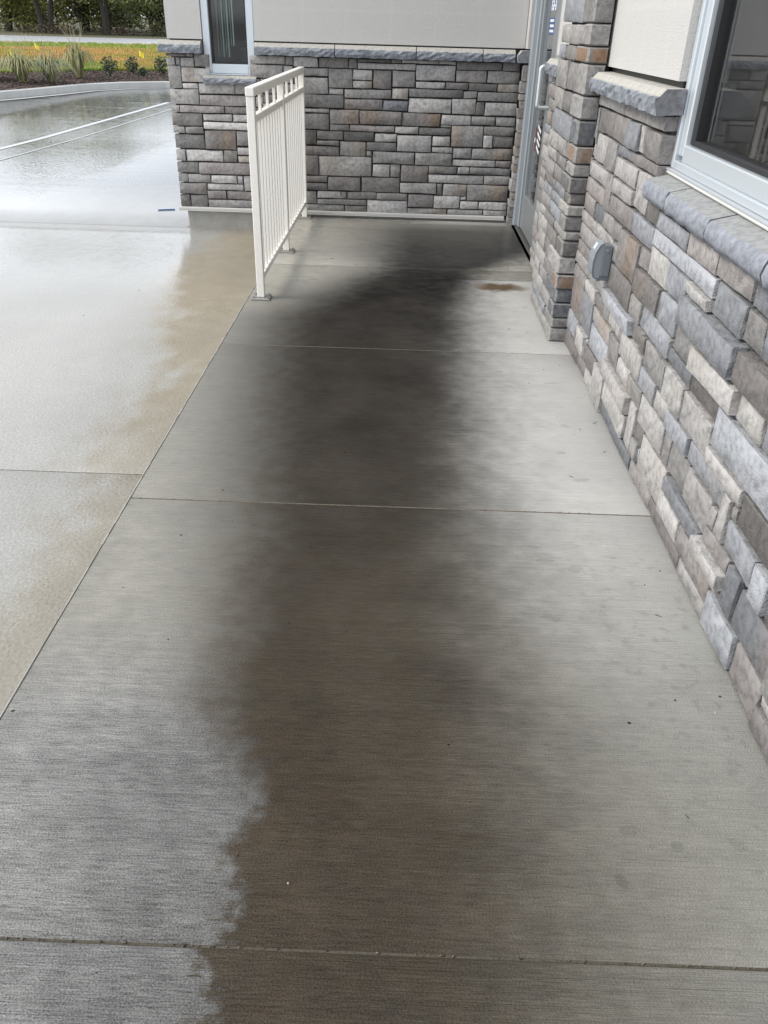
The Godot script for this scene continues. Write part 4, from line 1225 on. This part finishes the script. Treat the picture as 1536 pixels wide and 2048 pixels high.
const ROADF: Array[Vector2] = [Vector2(-72, -42), Vector2(-44, -46), Vector2(-32, -47.8), Vector2(-26, -48.6), Vector2(-22, -49.2), Vector2(-19, -49.5), Vector2(-16.5, -49.8), Vector2(-13, -50.2), Vector2(-7, -51), Vector2(14, -54)]

func strip(called: String, a: Array, ya: float, b: Array, yb: float, m: Material, ny := 1) -> MeshInstance3D:
	var st := begin()
	for i in a.size() - 1:
		for k in ny:
			var t0 := float(k) / ny
			var t1 := float(k + 1) / ny
			var q := []
			for e in [[i, t0], [i, t1], [i + 1, t1], [i + 1, t0]]:
				var p: Vector2 = Vector2(a[e[0]]).lerp(b[e[0]], e[1])
				q.append(Vector3(p.x, lerpf(ya, yb, e[1]), p.y))
			for v in [0, 1, 2, 0, 2, 3]:
				st.set_smooth_group(1)
				st.set_color(Color.WHITE)
				st.set_uv(Vector2(q[v].x, q[v].z))
				st.add_vertex(q[v])
	st.generate_normals()
	return struct(called, st, m)

func tinted(size: int, freq: float, ramp: Array, nseed: int) -> ImageTexture:
	var a := tileable(size, freq, 5, nseed).get_data()
	var out := PackedByteArray()
	out.resize(size * size * 3)
	for i in size * size:
		var t: float = clampf((a[i] / 255.0 - 0.2) / 0.6, 0.0, 0.999) * (ramp.size() - 1)
		var k := int(t)
		var c: Color = Color(ramp[k]).lerp(ramp[k + 1], t - k)
		out[i * 3] = int(255 * pow(c.r, 0.4545))
		out[i * 3 + 1] = int(255 * pow(c.g, 0.4545))
		out[i * 3 + 2] = int(255 * pow(c.b, 0.4545))
	return ImageTexture.create_from_image(Image.create_from_data(size, size, false, Image.FORMAT_RGB8, out))

func curb_offset(d: float) -> Array:
	var out := []
	for i in CURB.size():
		var t: Vector2 = (CURB[min(i + 1, CURB.size() - 1)] - CURB[max(i - 1, 0)]).normalized()
		out.append(CURB[i] + Vector2(t.y, -t.x) * d)
	return out

func make_verge() -> void:
	# curb: gutter edge, face, top
	var st := begin()
	var rings := []
	for pr in [[-0.35, -0.195], [-0.02, -0.205], [0.0, -0.2], [0.02, -0.075], [0.045, -0.06], [0.15, -0.06], [0.165, -0.08], [0.17, -0.4]]:
		var line := []
		for p in curb_offset(pr[0]):
			line.append(Vector3(p.x, pr[1], p.y))
		rings.append(line)
	for k in rings.size() - 1:
		for i in CURB.size() - 1:
			for p in [rings[k][i], rings[k + 1][i], rings[k + 1][i + 1], rings[k][i], rings[k + 1][i + 1], rings[k][i + 1]]:
				st.set_smooth_group(-1)
				st.set_color(Color.WHITE)
				st.set_uv(Vector2.ZERO)
				st.add_vertex(p)
	st.generate_normals()
	var cm := tri(mat(lin(0.42, 0.41, 0.38), 0.6), 0.8)
	cm.albedo_texture = concrete_mat.albedo_texture
	struct("curb", st, cm)
	var mulch := tri(mat(Color.WHITE, 0.95), 1.4)
	mulch.albedo_texture = tinted(256, 0.05, [Color(0.02, 0.013, 0.01), Color(0.05, 0.032, 0.024), Color(0.085, 0.055, 0.042)], 41)
	strip("mulch_bed", curb_offset(0.16), -0.1, EDGE, 0.05, mulch, 3)
	var grass := tri(mat(Color.WHITE, 0.9), 0.11)
	grass.albedo_texture = tinted(512, 0.02, [Color(0.16, 0.24, 0.02), Color(0.26, 0.29, 0.03), Color(0.42, 0.32, 0.09), Color(0.42, 0.22, 0.07), Color(0.32, 0.28, 0.05)], 43)
	strip("lawn", EDGE, 0.05, ROADN, 0.35, grass, 6)
	strip("road", ROADN, 0.354, ROADF, 0.36, tri(mat(lin(0.4, 0.4, 0.4), 0.3), 0.5))
	var wild := tri(mat(Color.WHITE, 0.95), 0.3)
	wild.albedo_texture = tinted(256, 0.03, [Color(0.05, 0.07, 0.02), Color(0.1, 0.09, 0.035), Color(0.06, 0.04, 0.025)], 47)
	var far := []
	for p in ROADF:
		far.append(Vector2(p.x * 3.0, -190.0))
	strip("verge", ROADF, 0.365, far, 1.2, wild, 4)
	# short lawn blades, orange to green, one mass
	var blade := begin()
	for k in 5:
		var a := k * 1.3
		var d := Vector3(cos(a), 0, sin(a)) * 0.03
		var s := Vector3(-sin(a), 0, cos(a)) * 0.012
		poly(blade, [d - s, d + s, d * 2.2 + Vector3(0, 0.05 + 0.01 * (k % 3), 0)], Vector3(0, -1, 0))
	var mm := MultiMesh.new()
	mm.transform_format = MultiMesh.TRANSFORM_3D
	mm.use_colors = true
	mm.mesh = blade.commit()
	mm.instance_count = 26000
	var fn := FastNoiseLite.new()
	fn.frequency = 0.22
	fn.seed = 12
	for k in mm.instance_count:
		var i := 2 + rng.randi() % 6
		var u := rng.randf()
		var t := pow(rng.randf(), 1.5)
		var pa: Vector2 = EDGE[i].lerp(EDGE[i + 1], u)
		var pb: Vector2 = ROADN[i].lerp(ROADN[i + 1], u)
		var p := pa.lerp(pb, t)
		var v: float = fn.get_noise_2d(p.x, p.y * 1.8) + rng.randf_range(-0.14, 0.14) + (0.35 if t > 0.22 and t < 0.75 else -0.15)
		var c := Color(0.17, 0.27, 0.02).lerp(Color(0.48, 0.27, 0.08), clampf(v * 1.3 + 0.35, 0.0, 1.0))
		if rng.randf() < 0.1:
			c = Color(0.48, 0.42, 0.13)
		mm.set_instance_transform(k, Transform3D(Basis(Vector3.UP, rng.randf() * TAU).scaled(Vector3.ONE * rng.randf_range(0.6, 1.5)), Vector3(p.x, lerpf(0.05, 0.35, t), p.y)))
		mm.set_instance_color(k, c)
	var gi := MultiMeshInstance3D.new()
	gi.multimesh = mm
	gi.material_override = leaf_mat
	put(gi, "grass")
	gi.set_meta("kind", "stuff")
	tag(gi, "half dormant orange and green lawn grass beyond the mulch bed", "grass")
	# wood chips on the mulch
	var chip := begin()
	cbox(chip, Vector3(-0.03, -0.006, -0.012), Vector3(0.03, 0.008, 0.012), 0.003)
	var mc := MultiMesh.new()
	mc.transform_format = MultiMesh.TRANSFORM_3D
	mc.use_colors = true
	mc.mesh = chip.commit()
	mc.instance_count = 5000
	var ca := curb_offset(0.2)
	for k in mc.instance_count:
		var i := 2 + rng.randi() % 6
		var u := rng.randf()
		var t := rng.randf()
		var p: Vector2 = Vector2(ca[i]).lerp(ca[i + 1], u).lerp(EDGE[i].lerp(EDGE[i + 1], u), t)
		var c := rng.randf_range(0.02, 0.11)
		mc.set_instance_transform(k, Transform3D(Basis.from_euler(Vector3(rng.randf_range(-0.5, 0.5), rng.randf() * TAU, rng.randf_range(-0.5, 0.5))).scaled(Vector3.ONE * rng.randf_range(0.5, 1.5)), Vector3(p.x, lerpf(-0.1, 0.05, t) + 0.008, p.y)))
		mc.set_instance_color(k, Color(c * 1.15, c * 0.78, c * 0.6))
	var mi := MultiMeshInstance3D.new()
	mi.multimesh = mc
	var chm := mat(Color.WHITE, 0.95)
	chm.vertex_color_use_as_albedo = true
	mi.material_override = chm
	put(mi, "wood_chips")
	mi.set_meta("kind", "stuff")
	tag(mi, "dark brown wood chip mulch behind the curb", "mulch")

func grass_clump(at: Vector3, h: float, spread: float, green: Color, label: String) -> void:
	var g := thing("ornamental_grass", label, "ornamental grass", at, "ornamental grasses in the mulch bed")
	var st := begin()
	for k in 230:
		var a := rng.randf() * TAU
		var d := Vector3(cos(a), 0, sin(a))
		var lean := spread * sqrt(rng.randf())
		var hh := h * rng.randf_range(0.65, 1.05)
		var p0 := d * rng.randf_range(0.0, 0.1)
		var p1 := p0 + d * lean * 0.35 + Vector3(0, hh * 0.65, 0)
		var p2 := p0 + d * lean * 0.85 + Vector3(0, hh * (1.0 - 0.35 * lean / spread), 0)
		var p3 := p0 + d * lean * 1.3 + Vector3(0, hh * (0.95 - 0.75 * lean / spread), 0)
		var s := Vector3(-sin(a), 0, cos(a)) * 0.008
		var c := green.lerp(Color(0.42, 0.36, 0.18), rng.randf() * 0.8)
		for q in [[p0 - s, p0 + s, p1 + s, p1 - s], [p1 - s, p1 + s, p2 + s, p2 - s], [p2 - s, p2 + s, p3]]:
			poly(st, q, at - Vector3(0, 5, 0), c)
	obj("blades", st, leaf_mat, g)
	st = begin()
	for k in 14:
		var a := rng.randf() * TAU
		var d := Vector3(cos(a), 0, sin(a))
		tube(st, [d * 0.03, d * 0.12 + Vector3(0, h * 0.9, 0), d * rng.randf_range(0.2, 0.4) + Vector3(0, h * rng.randf_range(1.15, 1.5), 0)], 0.004, 0.002, 4, Color(0.45, 0.38, 0.22))
	obj("seed_stalks", st, leaf_mat, g)

func leaf_ball(st: SurfaceTool, c: Vector3, r: Vector3, n: int, size: float, dark: Color, light: Color) -> void:
	for k in n:
		var d := Vector3(rng.randfn(), rng.randfn(), rng.randfn()).normalized() * pow(rng.randf(), 0.45)
		var p := c + d * r
		var u := Vector3(rng.randfn(), rng.randfn() * 0.6, rng.randfn()).normalized()
		var v := u.cross(Vector3(rng.randfn(), rng.randfn(), rng.randfn())).normalized()
		var s := size * rng.randf_range(0.6, 1.3)
		var col := dark.lerp(light, rng.randf())
		poly(st, [p - u * s, p + v * s * 0.45, p + u * s, p - v * s * 0.45], p - Vector3(0, 1, 0), col)

func shrub(at: Vector3, h: float, label: String) -> void:
	var s := thing("shrub", label, "shrub", at, "young shrubs in the mulch bed")
	var st := begin()
	leaf_ball(st, Vector3(0, h * 0.55, 0), Vector3(h * 0.5, h * 0.5, h * 0.5), 260, 0.045, Color(0.03, 0.05, 0.025), Color(0.1, 0.13, 0.06))
	obj("foliage", st, leaf_mat, s)
	st = begin()
	for k in 5:
		var a := k * 1.26
		tube(st, [Vector3.ZERO, Vector3(cos(a) * h * 0.15, h * 0.3, sin(a) * h * 0.15), Vector3(cos(a) * h * 0.35, h * 0.7, sin(a) * h * 0.35)], 0.012, 0.005, 5)
	obj("stem", st, bark_mat, s)

func flag(at: Vector3, label: String) -> void:
	var f := thing("marker_flag", label, "marker flag", at, "yellow marker flags in the lawn")
	var st := begin()
	tube(st, [Vector3(0, -0.05, 0), Vector3(0, 0.25, 0), Vector3(0.01, 0.5, 0)], 0.004, 0.004, 5)
	obj("wire", st, mat(lin(0.3, 0.3, 0.3), 0.5), f)
	st = begin()
	for k in 3:
		var x0 := k * 0.045
		var x1 := x0 + 0.045
		var w := [0.0, 0.018, -0.006, 0.016]
		poly(st, [Vector3(0.01 + x0, 0.34 - x0 * 0.5, w[k]), Vector3(0.01 + x1, 0.34 - x1 * 0.5, w[k + 1]), Vector3(0.01 + x1, 0.5 - x1 * 0.9, w[k + 1]), Vector3(0.01 + x0, 0.5 - x0 * 0.9, w[k])], Vector3(0, 0.4, -3))
	var ym := mat(lin(0.8, 0.62, 0.03), 0.6)
	ym.cull_mode = BaseMaterial3D.CULL_DISABLED
	obj("pennant", st, ym, f)

func make_tree(called: String, label: String, h: float, spread: float, dark: Color, light: Color, low: float) -> Node3D:
	var t := thing(called, label, "tree", Vector3.ZERO, "trees beyond the road")
	var trunk := begin()
	var crown := begin()
	var stems := 2 + rng.randi() % 2
	for s in stems:
		var a := rng.randf() * TAU
		var lean := Vector3(cos(a), 0, sin(a)) * rng.randf_range(0.3, 0.9)
		var top := lean * 1.6 + Vector3(0, h * 0.56, 0)
		tube(trunk, [Vector3(0, -0.3, 0) + lean * 0.2, lean * 0.5 + Vector3(0, h * 0.2, 0), lean + Vector3(0, h * 0.4, 0), top], 0.17, 0.06, 7)
		for k in 11:
			var y := rng.randf_range(low, 0.62)
			var b := rng.randf() * TAU
			var from := lean * (0.3 + y * 1.8) + Vector3(0, h * y * 0.95, 0)
			var tip := from + Vector3(cos(b) * spread, rng.randf_range(-0.1, 0.42) * h * 0.5, sin(b) * spread) * rng.randf_range(0.5, 1.0)
			tube(trunk, [from, from.lerp(tip, 0.5) + Vector3(0, 0.2, 0), tip], 0.06, 0.015, 5)
			for q in 3:
				var c := from.lerp(tip, 0.45 + 0.3 * q) + Vector3(rng.randfn(), rng.randfn() * 0.5, rng.randfn()) * 0.4
				c.y = maxf(c.y, h * low * 0.6)
				var f := rng.randf_range(0.75, 1.2)
				leaf_ball(crown, c, Vector3(1.0, 0.62, 1.0) * rng.randf_range(0.7, 1.15), 130, 0.1, dark, Color(light.r * f, light.g * f, light.b * f * 0.9))
	obj("trunk", trunk, bark_mat, t)
	obj("crown", crown, leaf_mat, t)
	return t

func make_plants() -> void:
	grass_clump(Vector3(-9.25, -0.02, -21.6), 0.72, 0.6, Color(0.17, 0.2, 0.09), "leftmost arching ornamental grass clump, wide and pale, behind the curb")
	grass_clump(Vector3(-8.75, -0.02, -22.1), 0.68, 0.55, Color(0.13, 0.17, 0.1), "middle ornamental grass clump, blue green, between two paler clumps")
	grass_clump(Vector3(-8.55, 0.0, -23.5), 0.86, 0.42, Color(0.17, 0.19, 0.07), "upright narrow ornamental grass clump nearest the small shrubs")
	grass_clump(Vector3(-10.1, -0.02, -21.8), 0.6, 0.5, Color(0.2, 0.2, 0.09), "low straw coloured ornamental grass clump cut by the photo's left edge")
	shrub(Vector3(-8.0, 0.0, -24.3), 0.46, "small dark shrub beside the narrow ornamental grass clump")
	shrub(Vector3(-7.65, 0.02, -25.2), 0.42, "small shrub under the yellow flag nearest the building")
	shrub(Vector3(-6.85, 0.02, -25.3), 0.46, "small shrub half hidden by the stone building corner")
	shrub(Vector3(-7.2, 0.0, -24.6), 0.2, "tiny seedling shrub low in the mulch between two bigger shrubs")
	flag(Vector3(-10.9, 0.05, -24.9), "yellow marker flag low behind the leftmost ornamental grass")
	flag(Vector3(-12.1, 0.1, -29.6), "yellow marker flag standing out in the orange grass")
	flag(Vector3(-8.05, 0.05, -27.3), "yellow marker flag on green grass near the building corner")
	var kinds := []
	kinds.append(make_tree("live_oak", "olive green multi-stemmed tree with dark leaning trunks beyond the road", 6.8, 2.6, Color(0.05, 0.062, 0.024), Color(0.4, 0.42, 0.13), 0.3))
	kinds.append(make_tree("cedar_tree", "dense grey green bushy tree with foliage down to the ground", 6.2, 2.2, Color(0.05, 0.07, 0.032), Color(0.36, 0.4, 0.16), 0.05))
	kinds.append(make_tree("live_oak", "yellowish green broad tree standing at the road's far verge", 7.0, 3.0, Color(0.055, 0.065, 0.02), Color(0.38, 0.38, 0.09), 0.08))
	var spots := [[0, -21.6, -55.2], [1, -15.6, -57.0], [2, -25.0, -57.5], [1, -14.6, -58.0], [0, -17.9, -54.8], [2, -21.6, -62.0], [1, -26.5, -64.0], [0, -17.0, -64.5], [2, -11.0, -62.0], [1, -33.5, -58.0], [0, -8.0, -58.5], [2, -38.5, -60.0], [1, -22.5, -69.0], [0, -28.5, -71.0], [2, -16.0, -71.5]]
	var where := ["in the front row left of centre", "in the front row right of the leaning trunks", "at the left edge of the photo", "just left of the building corner", "with dark trunks right of the tall grass clump", "in the second row behind the leaning trunks", "in the second row at far left", "in the second row near the building", "hidden behind the building corner", "further left along the road", "behind the stone building", "leftmost along the road", "in the last row, middle", "in the last row, left", "in the last row, right"]
	for k in spots.size():
		var t: Node3D = kinds[spots[k][0]]
		if k > 2:
			t = t.duplicate()
			var nm: String = ["live_oak", "cedar_tree", "live_oak"][spots[k][0]]
			put(t, nm)
		t.position = Vector3(spots[k][1], 0.4, spots[k][2])
		t.rotation.y = rng.randf() * TAU
		t.scale = Vector3.ONE * rng.randf_range(0.9, 1.15)
		var kind: String = ["olive green multi-stemmed tree ", "dense grey green bushy tree ", "yellowish green broad tree "][spots[k][0]]
		t.set_meta("label", kind + where[k])
	# the tangled green understorey that closes the gaps between the trunks
	var un := begin()
	for k in 120:
		var c := Vector3(rng.randf_range(-42, -5), rng.randf_range(0.9, 3.6), -59.5 - rng.randf() * 9.0)
		var f := rng.randf_range(0.6, 1.3)
		leaf_ball(un, c, Vector3(1.7, 1.1, 1.2), 130, 0.14, Color(0.03, 0.04, 0.016), Color(0.17 * f, 0.19 * f, 0.06 * f))
	var uo := obj("understorey", un, leaf_mat)
	uo.set_meta("kind", "stuff")
	tag(uo, "tangled dark green understorey filling the gaps between the trunks", "undergrowth")
	# the low russet thicket at their feet
	var st := begin()
	for k in 95:
		var x := rng.randf_range(-40, -6)
		var c := Vector3(x, 0.6, -53.2 - (x + 22) * 0.12 - rng.randf() * 3.0)
		var russet := rng.randf() < 0.55
		leaf_ball(st, c, Vector3(0.9, rng.randf_range(0.3, 0.6), 0.7), 70, 0.07, Color(0.035, 0.02, 0.014) if russet else Color(0.03, 0.035, 0.014), Color(0.12, 0.06, 0.04) if russet else Color(0.11, 0.11, 0.04))
	var o := obj("undergrowth", st, leaf_mat)
	o.set_meta("kind", "stuff")
	tag(o, "russet brush and dry weeds along the foot of the trees", "undergrowth")

# ---------------------------------------------------------------- scene
func _ready() -> void:
	rng.seed = 20240
	var cam := Camera3D.new()
	put(cam, "camera")
	cam.fov = 65.24
	cam.keep_aspect = Camera3D.KEEP_HEIGHT
	cam.near = 0.05
	cam.far = 1200.0
	cam.position = Vector3(0, 1.4, 0)
	cam.rotation_degrees = Vector3(-31.416, 0.706, 1.648)
	cam.current = true
	var we := WorldEnvironment.new()
	put(we, "environment")
	var env := Environment.new()
	we.environment = env
	env.background_mode = Environment.BG_SKY
	var sm := ProceduralSkyMaterial.new()
	sm.sky_top_color = Color(0.82, 0.86, 0.92)
	sm.sky_horizon_color = Color(0.9, 0.92, 0.94)
	sm.sky_curve = 0.2
	sm.ground_bottom_color = Color(0.4, 0.4, 0.4)
	sm.ground_horizon_color = Color(0.6, 0.6, 0.6)
	sm.sky_energy_multiplier = 1.0
	sm.sun_angle_max = 1.0
	var sky := Sky.new()
	sky.sky_material = sm
	env.sky = sky
	env.tonemap_mode = Environment.TONE_MAPPER_LINEAR
	env.tonemap_exposure = 2.1
	env.sdfgi_enabled = true
	env.ssao_enabled = true
	env.ssil_enabled = true
	env.fog_enabled = false
	var sun := DirectionalLight3D.new()
	put(sun, "sun")
	sun.light_energy = 0.5
	sun.light_color = Color(1.0, 0.98, 0.95)
	sun.light_angular_distance = 25.0
	sun.shadow_enabled = true
	sun.look_at_from_position(Vector3(-6.0, 5.5, 1.3), Vector3.ZERO)
	make_materials()
	make_paving()
	make_verge()
	make_building()
	make_railing()
	make_outlet()
	make_plants()
	make_litter()
